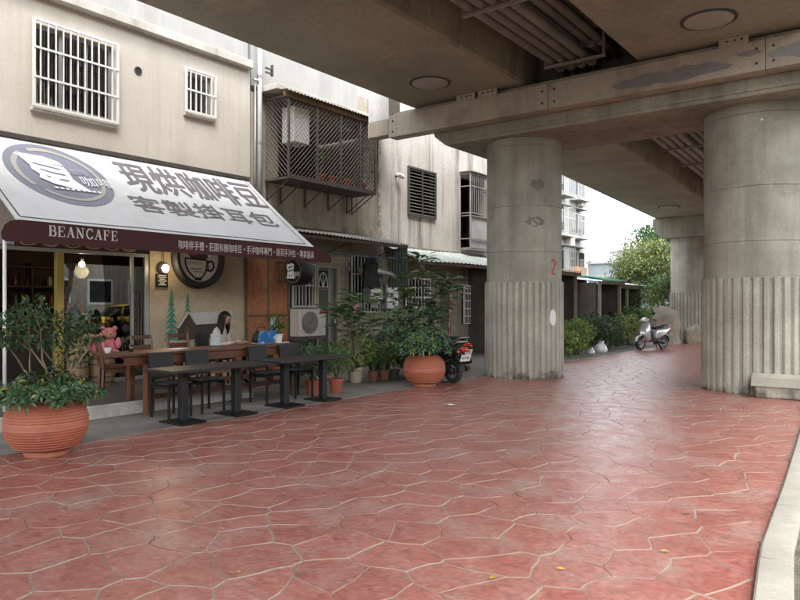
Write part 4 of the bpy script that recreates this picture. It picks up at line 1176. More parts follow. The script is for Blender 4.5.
def branch(mb, r, p, d, L, rad, depth, tips, spread=.7, n=6):
    pts = [p]; q = p; dd = d.normalized()
    for k in range(4):
        dd = (dd + rv(r) * .22 + Vector((0, 0, .05))).normalized(); q = q + dd * L / 4; pts.append(q)
    mb.tube(pts, [rad * (1 - .12 * k) for k in range(5)], n, True)
    if depth == 0: tips.append((pts[-1], dd)); return
    for k in range(r.choice((2, 3))):
        nd = (dd + rv(r) * spread).normalized()
        branch(mb, r, pts[-1 if k else -2], nd, L * r.uniform(.62, .85), rad * .6, depth - 1, tips, spread, n)

# ================================================================== HOUSE WITH STREAKED WALL
h3 = thing('streaked_house', 'pale rain streaked two storey wall with dark louvred window', 'building', (XW, 18, 0))
def kb3(mb, name, m, parent=h3, smooth=False):
    o = mb.build(name, m, parent, smooth)
    if parent is h3: o.location = (-XW, -18, 0)
    return o
kb3(wall_holes(MB(), 14.12, 22.5, 3.1, 7.6, [(15.3, 16.62, 3.98, 5.3), (18.05, 19.45, 3.25, 5.45)]), 'upper_wall', MT['pale_wall'])
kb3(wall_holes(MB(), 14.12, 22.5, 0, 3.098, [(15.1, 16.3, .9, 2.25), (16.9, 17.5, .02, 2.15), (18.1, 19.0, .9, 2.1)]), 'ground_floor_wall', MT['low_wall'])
kb3(MB().box(XW - 5, XW - .21, 14.13, 14.25, 0, 7.6), 'side_wall', MT['pale_wall'])
kb3(MB().box(XW - 5, XW - .21, 22.35, 22.48, 0, 7.6), 'side_wall', MT['pale_wall'])
for a, b, c, d in ((15.3, 16.62, 3.98, 5.3), (18.05, 19.45, 3.25, 5.45), (15.1, 16.3, .9, 2.25), (16.9, 17.5, .02, 2.15), (18.1, 19.0, .9, 2.1)):
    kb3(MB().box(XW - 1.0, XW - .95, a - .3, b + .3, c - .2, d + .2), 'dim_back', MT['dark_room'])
lv = kb3(frame(MB(), 15.28, 16.64, 3.96, 5.32, .05, XW - .02, XW + .06), 'louvre_window', MT['dark_metal'])
for k in range(14):
    z = 4.05 + k * .092
    m4 = Matrix.Translation((XW + .02, 0, z)) @ Matrix.Rotation(R(38), 4, 'Y')
    MB().box(-.045, .045, 15.34, 16.58, -.004, .004, m4).build('slat', mat('grey_slat', (.13, .12, .115), (.09, .085, .08), rough=.6) if k == 0 else bpy.data.materials['grey_slat'], lv)
MB().box(XW + .05, XW + .075, 15.9, 15.94, 4.0, 5.28).build('bar', MT['dark_metal'], lv)
# projecting grey cage over the corrugated panel
pg = thing('window_cage', 'grey barred window cage with corrugated lower panel on streaked wall', 'cage', (XW, 18.75, 3.2))
gm = mat('grey_cage_metal', (.33, .32, .30), (.25, .245, .23), scale=5, rough=.6, coord='obj')
for yy in (-.72, .7):
    MB().box(.34, .38, yy - .02, yy + .02, 0, 2.32).build('post', gm, pg)
for z in (.02, .3, 1.0, 1.08, 1.9, 2.28):
    MB().box(.345, .375, -.7, .68, z, z + .03).build('rail', gm, pg)
    for yy in (-.72, .7): MB().box(0.01, .34, yy - .012, yy + .012, z, z + .025).build('rail', gm, pg)
for k in range(11):
    yy = -.6 + k * .12
    MB().box(.352, .368, yy - .007, yy + .007, 1.11, 2.28).build('bar', gm, pg)
mb = MB(); n = 48; vs = []
for i in range(n + 1):
    yy = -.7 + 1.38 * i / n; x_ = .33 + .012 * math.cos(i * PI / 2)
    vs += [(x_, yy, .03), (x_, yy, 1.02)]
mb.add(vs, [(2 * i, 2 * i + 2, 2 * i + 3, 2 * i + 1) for i in range(n)]).build('corrugated_panel', mat('pale_panel', (.45, .45, .44), (.36, .36, .35), rough=.5), pg)
MB().box(0.01, .42, -.78, .76, 2.34, 2.37).build('top_sheet', MT['roof_dark'], pg)
MB().box(0.01, .38, -.72, .7, -.03, 0).build('floor_plate', gm, pg)
wl_ = thing('security_lamp', 'small white cylindrical lamp fixed high on streaked wall', 'lamp', (XW, 14.75, 4.95))
MB().tube([(.0, 0, 0), (.12, 0, 0)], .03, 8).build('arm', MT['dark_metal'], wl_)
MB().lathe([(.05, -.12), (.06, -.1), (.06, .08), (.045, .12)], 14, Matrix.Translation((.16, .02, .0)) @ Matrix.Rotation(R(75), 4, 'X')).build('head', MT['white_paint'], wl_, smooth=40)
for (a, b, c, d, nv) in ((15.1, 16.3, .9, 2.25, 8), (18.1, 19.0, .9, 2.1, 7)):
    g = grille(h3, a, b, c, d, nv, 5, MT['white_paint']); g.location = (-XW, -18, 0)
kb3(MB().box(XW - .12, XW - .06, 16.92, 17.48, .03, 2.12), 'door', mat('brown_door', (.10, .075, .05), (.07, .055, .04), rough=.6))

# ---------------------------------------------------------------- ground floor of the balcony house
door = hb(frame(MB(), 11.7, 12.48, .03, 2.44, .06, XW - .1, XW + .02), 'door', mat('door_frame_paint', (.34, .30, .22), (.28, .245, .18), rough=.6))
MB().box(XW - .09, XW - .05, 11.76, 12.42, .09, 2.38).build('leaf', mat('dull_green_door', (.115, .11, .09), (.09, .086, .07), rough=.5), door)
MB().box(XW - .049, XW - .04, 11.82, 12.1, 1.35, 1.85).build('panel', MT['curtain'], door)
MB().box(XW - .049, XW - .04, 11.82, 12.1, .12, .95).build('panel', MT['curtain'], door)
MB().box(XW - .049, XW - .042, 11.8, 12.12, 1.9, 2.32).build('pane', MT['dark_pane'], door)
mb = MB()
for w in (0, 45, 90, 135, 180):
    mb.tube([(XW - .03, 11.96, 1.93), (XW - .03, 11.96 + .15 * math.cos(R(w)), 1.93 + .34 * math.sin(R(w)))], .011, 5)
mb.tube([(XW - .03, 11.96 + .15 * math.cos(R(w)), 1.93 + .34 * math.sin(R(w))) for w in range(0, 181, 15)], .011, 5)
mb.build('fan_bars', MT['white_paint'], door)
MB().box(XW - .049, XW - .03, 12.14, 12.2, .09, 2.38).build('stile', mat('door_stile', (.27, .245, .185), rough=.6), door)
MB().box(XW - .03, XW - .0, 12.33, 12.36, 1.02, 1.16).build('handle', MT['steel'], door)
for (a, b, c, d, nv, nh) in ((12.85, 14.0, 1.3, 2.75, 9, 3), (10.85, 11.6, 1.45, 2.45, 7, 2)):
    g = grille(h2, a, b, c, d, nv, nh, mat('bar_paint', (.42, .41, .38), rough=.5)); g.location = (-XW, -11.9, 0)
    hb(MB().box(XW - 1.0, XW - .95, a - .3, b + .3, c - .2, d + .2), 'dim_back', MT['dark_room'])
    hb(MB().box(XW - .12, XW - .11, a, b, c, d), 'pane', MT['dark_pane'])
# canopies of corrugated sheet
def canopy(name, y0, y1, z0, z1, xo, m, label, n=70, fascia=True):
    t = thing(name, label, 'canopy', (XW, (y0 + y1) / 2, z0))
    mb = MB(); vs = []
    for i in range(n + 1):
        yy = y0 + (y1 - y0) * i / n - (y0 + y1) / 2; c_ = .016 * math.cos(PI * i)
        for q in (0, .5, 1): vs.append((.01 + (xo - XW) * q, yy, (z1 - z0) * q + c_ + .02 * math.sin(q * 3 + yy)))
    mb.add(vs, [(3 * i + j, 3 * i + 3 + j, 3 * i + 4 + j, 3 * i + 1 + j) for i in range(n) for j in range(2)]).build('sheet', m, t)
    L = (y1 - y0) / 2
    for q in (.35, .93):
        MB().box((xo - XW) * q - .03, (xo - XW) * q + .03, -L, L, (z1 - z0) * q - .11, (z1 - z0) * q - .04).build('purlin', MT['old_wood'], t)
    for yy in (-L + .15, 0, L - .15):
        MB().tube([(.02, yy, -.5), ((xo - XW) * .9, yy, (z1 - z0) * .9 - .08)], .016, 6).build('brace', MT['rust'], t)
    return t
canopy('tin_canopy', 9.98, 14.06, 3.24, 3.02, -10.25, MT['roof_dark'], 'rusty tin canopy over the barred door below the balcony cage')
canopy('tin_canopy', 14.2, 21.5, 3.06, 2.62, -9.95, MT['roof_tin'], 'pale green corrugated canopy under the streaked wall')
gp = tag(None or MB().add([p for i in range(25) for p in ((-10.95 + .6 * i / 24, .012 * math.cos(PI * i / 2), 1.95), (-10.95 + .6 * i / 24, .012 * math.cos(PI * i / 2), 2.95))],
     [(2 * i, 2 * i + 2, 2 * i + 3, 2 * i + 1) for i in range(24)]).build('corrugated_screen', MT['green_tin'], None, loc=(0, 14.12, 0)), 'dark green corrugated screen standing between the two tin canopies', 'screen')
# air conditioner, water heaters, laundry
ac = thing('air_conditioner', 'ivory air conditioner unit on a stand below the small barred window', 'air conditioner', (XW + .22, 11.2, .80))
MB().box(-.16, .16, -.42, .42, 0, .62, bev=.02).build('case', MT['ac_white'], ac)
MB().lathe([(.25, .0), (.25, .012), (.235, .012)], 32, Matrix.Translation((.16, -.1, .31)) @ RX, caps=False).build('fan_ring', MT['dark_metal'], ac)
MB().lathe([(.235, .0), (.235, .004)], 32, Matrix.Translation((.158, -.1, .31)) @ RX).build('fan_recess', mat('fan_dark', (.10, .09, .08), rough=.6), ac)
for k in range(6):
    MB().lathe([(.05 + k * .035, .010), (.054 + k * .035, .014), (.058 + k * .035, .010)], 28, Matrix.Translation((.158, -.1, .31)) @ RX, caps=False).build('fan_guard', MT['ac_white'], ac)
MB().box(.161, .165, .22, .4, .5, .57).build('red_sticker', mat('red_sticker', (.45, .07, .05), rough=.5), ac)
MB().box(-.2, .2, -.45, .45, -.06, -.01).build('shelf', MT['rust'], ac)
for yy in (-.4, .4):
    for xx in (-.16, .16): MB().box(xx - .02, xx + .02, yy - .02, yy + .02, -.79, -.06).build('leg', MT['rust'], ac)
def heater(y, z, h, label):
    t = thing('water_heater', label, 'water heater', (XW + .14, y, z), 0, 'gas water heaters on the house wall')
    MB().box(-.13, .13, -.26, .26, 0, h, bev=.03).build('case', MT['heater'], t, smooth=30)
    MB().tube([(0, 0, h), (0, 0, h + .08), (.05, .04, h + .14)], .045, 10).build('flue', MT['steel'], t, smooth=True)
    for q in (-.1, .02): MB().lathe([(.025, 0), (.022, .03)], 12, Matrix.Translation((.13, q, .2)) @ RX).build('knob', MT['black'], t)
    MB().tube([(-.05, .1, 0), (-.05, .1, -.3), (-.08, .14, -.6)], .012, 6).build('hose', mat('yellow_hose', (.25, .17, .05), rough=.6) if 'yellow_hose' not in bpy.data.materials else bpy.data.materials['yellow_hose'], t)
    MB().box(.131, .134, -.05, .05, h - .16, h - .1).build('badge', MT['dark_metal'], t)
heater(13.62, 1.58, .74, 'taller grey water heater hung left of its twin under tin canopy')
heater(14.28, 1.38, .68, 'lower grey water heater hung beside the green corrugated screen')
fl = tag(MB().tube([(XW + .3, 12.9, 2.35), (XW + .42, 13.3, 2.36), (XW + .45, 13.9, 2.3), (XW + .5, 14.05, 2.22)], .075, 14).build('flue_pipe', MT['steel'], None, smooth=40), 'dented silver flue pipe slung beneath the rusty tin canopy', 'pipe')
lb = tag(MB().tube([(-10.4, 10.6, 2.66), (-10.4, 13.9, 2.66)], .016, 8).build('laundry_pole', mat('blue_pole', (.06, .09, .16), rough=.5)), 'thin blue laundry pole under the rusty tin canopy', 'pole')
def garment(y, z, w, h, m, label, seed):
    r = random.Random(seed); n = 14; vs = []
    for i in range(n + 1):
        a = i / n
        for j in range(9):
            b = j / 8
            ww = w * (.82 + .18 * b)
            x_ = .03 * math.sin(a * 9 + b * 2 + seed) + .02 * math.sin(b * 7 + seed)
            drop = h * b * (1 + .04 * math.sin(a * 11 + seed))
            vs.append((x_, (a - .5) * ww, -drop - .12 * (abs(a - .5) * 2) ** 2 * (1 - b)))
    fs = [(i * 9 + j, (i + 1) * 9 + j, (i + 1) * 9 + j + 1, i * 9 + j + 1) for i in range(n) for j in range(8)]
    vs2 = [(x_ - .05 - .02 * abs(math.sin(k)), y_, z_) for k, (x_, y_, z_) in enumerate(vs)]
    N_ = len(vs)
    mb = MB().add(vs + vs2, fs + [tuple(q + N_ for q in f_) for f_ in fs])
    return tag(mb.build('garment', m, None, True, (-10.39, y, z)), label, 'clothing', 'laundry under the tin canopy')
garment(12.75, 2.62, .62, .72, mat('black_cloth', (.011, .011, .013), rough=.95), 'black jacket hanging from the blue laundry pole', 2)
garment(12.2, 1.62, .18, .3, mat('pink_cloth', (.35, .17, .17), rough=.95), 'small pinkish cloth hanging by the barred window', 4)
garment(12.9, 1.75, .22, .32, mat('pattern_cloth', (.35, .36, .3), (.08, .2, .13), scale=11, lo=.45, hi=.55, c3=(.4, .3, .06), rough=.95), 'patterned white and green cloth drying by the heater', 5)
garment(13.3, 1.1, .2, .26, mat('blue_cloth', (.05, .1, .16), rough=.95), 'blue cloth hanging low below the grey heaters', 6)

# pots in the cage
def small_pot(mb, r, h, t=.012):
    return mb.lathe([(r * .68, 0), (r * .95, h * .82), (r * 1.08, h * .83), (r * 1.1, h), (r * .95, h), (r * .9, h * .86), (0.01, h * .84)], 18)
def potted(x, y, z, r, h, pm, label, lm, n, fr_, L, seed, group='small potted plants by the house walls', W=.45, lift=.3, stems=4):
    rr = random.Random(seed)
    t = thing('potted_plant', label, 'potted plant', (x, y, z), rr.uniform(0, 6), group)
    p = small_pot(MB(), r, h).build('pot', pm, t, smooth=40)
    mb = MB(); cloud(mb, rr, int(n * 1.5), (0, 0, h + lift), (fr_ * 1.08, fr_ * 1.08, fr_ * .9), L, W, shell=.35)
    mb.build('foliage', lm, t)
    mb = MB()
    for k in range(stems):
        w = rr.uniform(0, 6.28); q = rr.uniform(.2, .8) * fr_
        mb.tube([(0, 0, h * .8), (math.cos(w) * q * .4, math.sin(w) * q * .4, h + lift * .5), (math.cos(w) * q, math.sin(w) * q, h + lift)], [.012, .009, .005], 5)
    mb.build('stem', MT['bark'], t)
    return t
cagepot = mat('red_plastic_pot', (.36, .085, .05), (.3, .07, .04), rough=.6, coord='obj')
potted(-10.62, 11.22, 4.21, .12, .2, cagepot, 'red pot with tall green sprig inside the balcony cage', MT['leaf_mid'], 60, .12, .11, 21, 'red pots in the balcony cage', lift=.32)
potted(-10.62, 11.6, 4.21, .13, .19, cagepot, 'red pot with bare soil in the middle of the balcony cage', MT['leaf_mid'], 8, .08, .06, 22, 'red pots in the balcony cage', lift=.03)
potted(-10.62, 12.12, 4.21, .13, .2, cagepot, 'red pot with small shoots beside the cage climber', MT['leaf_mid'], 12, .08, .06, 23, 'red pots in the balcony cage', lift=.05)
rr = random.Random(5)
cl = thing('climbing_plant', 'green climber trained up the corner of the balcony cage', 'plant', (-10.6, 12.62, 4.21), 0)
small_pot(MB(), .12, .18).build('pot', cagepot, cl, smooth=40)
mb = MB(); cloud(mb, rr, 90, (.02, .12, .62), (.1, .3, .35), .1); cloud(mb, rr, 34, (.05, -.2, 1.0), (.04, .06, .5), .09)
mb.build('foliage', MT['leaf_mid'], cl)
MB().tube([(0, 0, .15), (.03, -.1, .6), (.05, -.2, 1.4)], .008, 5).build('stem', MT['bark'], cl)

# ================================================================== BIG TERRACOTTA BOWLS
def bowl_mesh():
    prof = [(.205, 0), (.215, .02), (.205, .055), (.225, .075)]
    n = 72
    for k in range(n + 1):
        t = k / n; z = .075 + t * .505
        a = (z - .33) / .30
        r = .393 * math.sqrt(max(0, 1 - (abs(a) ** 2.1) * (.70 if a < 0 else .84)))
        ridge = .0055 * (1 if (k // 2) % 2 else -1) * (1 if abs(z - .325) > .03 else 0)
        prof.append((r + ridge, z))
    prof += [(.215, .592), (.195, .58), (.19, .52), (.01, .515)]
    return MB().lathe(prof, 64).mesh('bowl', MT['terracotta'], smooth=50)
bm_ = bowl_mesh()
soil_me = MB().lathe([(.192, .515), (.15, .545), (.01, .555)], 24).mesh('soil', MT['soil'], True)
def bowl(x, y, rz, label):
    t = thing('planter_bowl', label, 'planter', (x, y, .008), rz, 'ribbed terracotta planter bowls')
    obj('bowl', bm_, t); obj('soil', soil_me, t); return t
B1 = (-7.1, 3.47); B2 = (-7.32, 10.52)
bowl(*B1, 0, 'ribbed terracotta bowl planter in front of the cafe terrace edge')
bowl(*B2, 1.3, 'ribbed terracotta bowl planter beside the parked black scooters')
def whorl_bush(name, label, cat, loc, tips, L, m, seed, stem_r=.008):
    r = random.Random(seed); t = thing(name, label, cat, loc)
    mb = MB(); sb = MB()
    for (x, y, z) in tips:
        p = Vector((x, y, z)); base = Vector((x * .12, y * .12, .0))
        sb.tube([base, base.lerp(p, .5) + Vector((0, 0, .04)), p], [stem_r, stem_r * .8, stem_r * .5], 5, False)
        whorl(mb, r, p, Vector((x * .9, y * .9, .5)) + rv(r) * .35, L, r.randint(6, 9))
    mb.build('foliage', m, t); sb.build('stem', MT['bark'], t); return t
r1 = random.Random(31)
tips = []
for k in range(175):
    w = r1.uniform(0, 6.28); q = math.sqrt(r1.random()) * .54
    tips.append((q * math.cos(w), q * math.sin(w), .02 + (.36 - .55 * q) * r1.uniform(.35, 1.1)))
whorl_bush('umbrella_plant', 'dense dark umbrella plant spilling over the bowl by the terrace', 'plant', (B1[0], B1[1], .55), tips, .105, MT['leaf_gloss'], 32)
# gnarled shrub in the same bowl
r1 = random.Random(44)
sh = thing('gnarled_shrub', 'gnarled bare stemmed shrub with leafy top in the bowl by the terrace', 'shrub', (B1[0] + .02, B1[1] + .06, .53))
lat = Vector((cs, sn, 0))       # sideways along the view
wb_ = MB(); tipsx = []
for d0, L0 in ((Vector((-.75, -.1, .65)), .42), (Vector((-.35, .2, .9)), .42), (Vector((.3, .1, .9)), .40), (Vector((.55, .25, .8)), .28), (Vector((-.1, -.3, 1)), .44)):
    dd = lat * d0.x + Vector((-sn, cs, 0)) * d0.y + Vector((0, 0, d0.z))
    branch(wb_, r1, Vector((0, 0, .02)) + lat * d0.x * .04, dd, L0, .017, 2, tipsx, .8, 6)
wb_.build('stem', mat('pale_bark', (.30, .22, .15), (.2, .15, .1), scale=8, rough=.9, coord='obj'), sh, smooth=True)
mb = MB()
for p, d in tipsx:
    cloud(mb, r1, 26, p, (.13, .13, .08), .075, .5)
cloud(mb, r1, 620, tuple(lat * -.2 + Vector((0, 0, .76))), (.5, .5, .2), .078, .5, shell=.25)
mb.build('foliage', MT['leaf_dark'], sh)
r1 = random.Random(51); tips = []
for k in range(190):
    w = r1.uniform(0, 6.28); q = math.sqrt(r1.random()) * .56
    tips.append((q * math.cos(w), q * math.sin(w), .05 + (.62 - .62 * q) * r1.uniform(.3, 1.1)))
whorl_bush('umbrella_plant', 'dense glossy umbrella plant in the bowl beside the black scooters', 'plant', (B2[0], B2[1], .55), tips, .12, MT['leaf_gloss'], 52)

# large leaved trees: every leaf is a piece
big_leaf = MB()
n = 6
vs = []
for i in range(n + 1):
    t = i / n; w = .19 * math.sin(PI * min(1, t * .94 + .04)) ** .8; z = -.2 * t * t
    vs += [(t, -w, z + w * .25), (t, 0, z), (t, w, z + w * .25)]
big_leaf_me = big_leaf.add(vs, [(3 * i + j, 3 * i + j + 1, 3 * i + j + 4, 3 * i + j + 3) for i in range(n) for j in range(2)]).mesh('leaf', MT['leaf_broad'], True)
def big_tree(label, loc, trunks, nleaf, L, seed):
    r = random.Random(seed)
    t = thing('broadleaf_tree', label, 'tree', loc, 0)
    mb = MB(); nodes = []
    for pts in trunks:
        pts = [Vector(p) for p in pts]
        mb.tube(pts, [.026 - .018 * k / (len(pts) - 1) for k in range(len(pts))], 7)
        for k in range(len(pts) // 2, len(pts)): nodes.append(pts[k])
    mb.build('trunk', MT['bark'], t, smooth=True)
    for k in range(nleaf):
        p = nodes[k % len(nodes)] + rv(r) * .12
        w = r.uniform(0, 6.28); el = r.uniform(-.35, .75)
        s = L * r.uniform(.65, 1.2)
        st = Vector((math.cos(w) * math.cos(el), math.sin(w) * math.cos(el), math.sin(el))) * r.uniform(.05, .22)
        o = obj('leaf', big_leaf_me, t, p + st, (r.uniform(-.35, .35), -el * .5 - .12, w), s)
    return t
big_tree('small tree with long glossy leaves rising from the pots by the door', (-8.62, 9.98, .25), [[(0, 0, 0), (.02, -.03, .5), (-.05, -.1, .95), (-.12, -.25, 1.12)], [(0, 0, 0), (.05, .06, .5), (.08, .12, 1.0), (.02, .2, 1.32)], [(0, 0, .3), (.1, .1, .7), (.2, .25, .85)], [(0, 0, .4), (0, -.02, 1.1), (0.05, 0, 1.35)]], 150, .29, 61)
big_tree('tall broadleaf tree spreading in front of the pale green canopy', (-8.9, 12.6, 0), [[(0, 0, 0), (.02, .1, .8), (-.05, .2, 1.5), (-.1, .25, 2.2), (-.1, .2, 2.5)], [(0, .1, .8), (.1, .5, 1.4), (.15, .8, 1.75), (.1, 1.1, 1.9)], [(0, .1, .9), (-.1, -.3, 1.4), (-.15, -.65, 1.65), (-.1, -.9, 1.7)], [(0, .2, 1.3), (.1, .6, 1.9), (.1, .95, 2.1)], [(0, .15, 1.2), (-.05, -.2, 1.8), (0, -.3, 2.1)], [(0, .1, .7), (.15, .35, 1.2), (.2, .5, 1.45)], [(0, .1, .8), (.2, -.15, 1.1), (.25, -.35, 1.3)]], 380, .29, 62)
r1 = random.Random(71); tips = []
for k in range(210):
    tips.append((r1.gauss(0, .26), r1.gauss(0, .4), r1.uniform(.1, 1.25)))
whorl_bush('umbrella_plant', 'tall dark umbrella plant growing behind the scooter planter bowl', 'plant', (-8.5, 11.6, .2), tips, .13, MT['leaf_gloss'], 72)

# small pots along the house front
cream_pot = mat('cream_pot', (.42, .36, .25), (.36, .3, .2), rough=.7, coord='obj'); brown_pot = mat('brown_pot', (.20, .08, .045), (.16, .065, .04), rough=.7, coord='obj'); dark_pot = mat('dark_green_pot', (.04, .06, .05), rough=.6, coord='obj'); red_pot = mat('terracotta_pot', (.33, .085, .05), (.27, .07, .045), rough=.7, coord='obj'); grey_pot = mat('grey_pot', (.17, .165, .15), (.13, .125, .115), rough=.8, coord='obj')
potted(-8.72, 10.2, .012, .17, .30, cream_pot, 'cream pot with bushy yellow green shrub near the door', MT['leaf_yel'], 420, .36, .10, 81)
potted(-8.55, 10.55, .012, .11, .2, brown_pot, 'brown pot with low leaves right of the cream pot', MT['leaf_mid'], 130, .2, .09, 82)
potted(-8.52, 10.86, .012, .12, .2, brown_pot, 'brown pot with yellowish leaves next to the dark green pot', MT['leaf_yel'], 140, .22, .09, 83)
potted(-8.50, 11.14, .012, .12, .19, dark_pot, 'dark green pot at the end of the row by the planter bowl', MT['leaf_dark'], 120, .17, .08, 84)
potted(-8.9, 9.62, .012, .14, .24, grey_pot, 'grey pot with dark shrub beside the black table', MT['leaf_mid'], 260, .28, .09, 85)
potted(-8.15, 8.42, .012, .13, .24, red_pot, 'terracotta pot under the end of the black table', MT['leaf_dark'], 220, .27, .08, 86)
potted(-7.95, 8.78, .012, .13, .25, red_pot, 'terracotta pot standing just past the black table end', MT['leaf_mid'], 200, .26, .08, 87)
potted(-9.1, 9.1, .012, .15, .26, grey_pot, 'grey pot with leafy plant behind the black table end', MT['leaf_dark'], 260, .3, .09, 88)
potted(-9.1, 11.3, .012, .17, .28, dark_pot, 'wide dark pot against the wall under the grey heaters', MT['leaf_dark'], 240, .3, .1, 89)
potted(-9.5, 12.1, .012, .16, .26, dark_pot, 'dark pot with shrub beside the low wall under green screen', MT['leaf_mid'], 240, .32, .1, 90)
tr = tag(MB().box(-.24, .24, -.4, .4, 0, .22, bev=.02).build('planter_trough', mat('trough_concrete', (.30, .27, .2), (.2, .18, .14), scale=4, rough=.9), None, loc=(-9.0, 9.4, .012)), 'low beige trough among the pots near the door', 'planter')

# close the houses at the back and above
hb(MB().box(XW - 5, XW - .36, 9.72, 14.1, 5.95, 6.01), 'roof_slab', MT['slab'])
hb(MB().box(XW - 5, XW - 4.9, 9.72, 14.1, 0, 5.95), 'back_wall', MT['grey_wall'])
kb3(MB().box(XW - 5, XW - .21, 14.26, 22.34, 7.5, 7.6), 'roof_slab', MT['slab'])
kb3(MB().box(XW - 5.1, XW - 5.0, 14.13, 22.48, 0, 7.6), 'back_wall', MT['grey_wall'])
cb(MB().box(XW - 6.1, XW - 6.0, -1.99, 9.695, 0, 6.45), 'back_wall', MT['cream'])

# ================================================================== CAFE FURNITURE
def black_table(y0, y1, label):
    L = y1 - y0
    t = thing('black_table', label, 'table', (-7.58, (y0 + y1) / 2, .012), 0, 'black pedestal tables')
    MB().box(-.31, .31, -L / 2, L / 2, .665, .70, bev=.006).build('tabletop', MT['tabletop'], t)
    for q in (-1, 1):
        yy = q * L * .27
        MB().box(-.05, .05, yy - .05, yy + .05, .022, .664, bev=.006).build('pedestal', MT['black'], t)
        MB().box(-.24, .24, yy - .2, yy + .2, 0, .022, bev=.008).build('base_plate', MT['black'], t)
    return t
black_table(5.08, 6.68, 'black pedestal table standing toward the terracotta bowl by the terrace')
black_table(6.88, 8.42, 'black pedestal table standing toward the potted plants by the door')
# black leather chairs facing the tables
t0 = thing('black_chair', 'black padded chair drawn up to a black pedestal table', 'chair', (0, 0, 0), 0, 'black chairs along the pedestal tables')
MB().box(-.2, .2, -.2, .2, .43, .475, bev=.018).build('seat', MT['leather'], t0, smooth=40)
mb = MB(); rings = []
for k in range(6):
    z = .52 + .34 * k / 5; xb = -.19 - .05 * (k / 5) ** 1.3
    rings.append([(xb + .02, -.19, z), (xb + .028, 0, z), (xb + .02, .19, z), (xb - .02, .19, z), (xb - .014, 0, z), (xb - .02, -.19, z)])
mb.loft(rings).build('backrest', MT['leather'], t0, smooth=40)
for sx in (-1, 1):
    for sy in (-1, 1):
        top = .43 if sx > 0 else .54
        MB().box(sx * .18 - .014, sx * .18 + .014, sy * .18 - .014, sy * .18 + .014, 0, top).build('leg', MT['black'], t0)
for sy in (-1, 1): MB().box(-.166, .166, sy * .18 - .01, sy * .18 + .01, .40, .43).build('rail', MT['black'], t0)
CH = [(-8.08, 5.62, .06), (-8.1, 6.2, -.05), (-8.1, 7.36, .04), (-8.12, 8.02, -.08)]
t0.location = (CH[0][0], CH[0][1], .012); t0.rotation_euler = (0, 0, CH[0][2])
t0['label'] = 'black padded chair at the pedestal table nearest the terracotta bowl, beside its bowl end'
for (x, y, a), lb_ in zip(CH[1:], ('black padded chair at the same table next to the gap between the tables', 'black padded chair just past the gap, below the seated person', 'black padded chair at the plant end of the far pedestal table')):
    dup(t0, lb_, (x, y, .012), a)
# long wooden bar at the terrace edge
bar = thing('wooden_bar', 'long brown wooden bar table along the terrace edge', 'table', (-8.62, 6.65, .012))
for k in range(3):
    MB().box(-.36 + k * .2, -.163 + k * .2, -1.65, 1.65, .82, .86, bev=.005).build('top_plank', MT['wood'], bar)
MB().box(.16, .20, -1.5, 1.5, .70, .82).build('apron', MT['wood'], bar)
for yy in (-1.12, .42, 1.5):
    MB().box(.10, .21, yy - .055, yy + .055, 0, .70 if False else .699).build('leg', MT['wood_red'], bar)
    MB().box(-.33, -.24, yy - .04, yy + .04, TZ - .01, .82).build('leg', MT['wood_red'], bar)
for a, b in ((-1.06, .36), (.48, 1.44)):
    for z in (.20, .34, .48):
        MB().box(.135, .16, a, b, z, z + .075).build('slat', MT['wood_red'], bar)
    for q in (.33, .66): MB().box(.11, .134, a + (b - a) * q - .03, a + (b - a) * q + .03, .18, .6).build('slat', MT['wood_red'], bar)
# wooden chairs on the terrace
w0 = thing('wooden_chair', 'brown wooden chair with low slatted back at the left end of the bar', 'chair', (-9.45, 5.62, TZ), R(68), 'wooden chairs on the terrace')
MB().box(-.21, .21, -.21, .21, .42, .455, bev=.012).build('seat', MT['wood'], w0)
for sx in (-1, 1):
    for sy in (-1, 1):
        if sx > 0: MB().box(.165, .205, sy * .185 - .02, sy * .185 + .02, 0, .42).build('leg', MT['wood_red'], w0)
        else: MB().tube([(-.2, sy * .185, 0), (-.185, sy * .185, .44), (-.25, sy * .185, .86)], [.022, .026, .02], 4).build('leg', MT['wood_red'], w0)
for z, h in ((.50, .10), (.62, .09), (.80, .06)):
    MB().box(-.245 + (.62 - z) * .12, -.222 + (.62 - z) * .12, -.17, .17, z, z + h).build('back_slat', MT['wood'], w0)
for sy in (-1, 1): MB().box(-.17, .17, sy * .185 - .01, sy * .185 + .01, .36, .415).build('rail', MT['wood_red'], w0)
dup(w0, 'brown wooden chair facing the bar in front of the taller painted fir', (-9.55, 6.28, TZ), R(4), 'wooden chairs on the terrace')
dup(w0, 'brown wooden chair facing the bar in front of the cabin mural', (-9.6, 6.95, TZ), R(-5), 'wooden chairs on the terrace')
# things on the bar
def cup(x, y, z, label, r=.042, h=.07):
    t = thing('white_cup', label, 'cup', (x, y, z))
    MB().lathe([(r * .6, 0), (r * .72, .008), (r, h), (r * .92, h), (r * .62, .015), (.003, .012)], 20).build('bowl', MT['cup_white'], t, smooth=40)
    MB().tube([(r * .85, 0, h * .82), (r * 1.55, 0, h * .75), (r * 1.55, 0, h * .35), (r * .75, 0, h * .25)], .006, 6).build('handle', MT['cup_white'], t, smooth=True)
    return t
BZ = .872
cup(-8.8, 5.12, BZ, 'white cup on the left end of the wooden bar', .05, .07)
gl = tag(MB().lathe([(.028, 0), (.033, .1), (.03, .1), (.026, .006), (.002, .006)], 16).build('drinking_glass', GLASS, None, True, (-8.72, 5.42, BZ)), 'small drinking glass next to the white cup on the bar', 'glass')
mh = thing('menu_holder', 'pale printed menu card standing on the bar beside the person', 'menu', (-8.78, 6.9, BZ), R(-25))
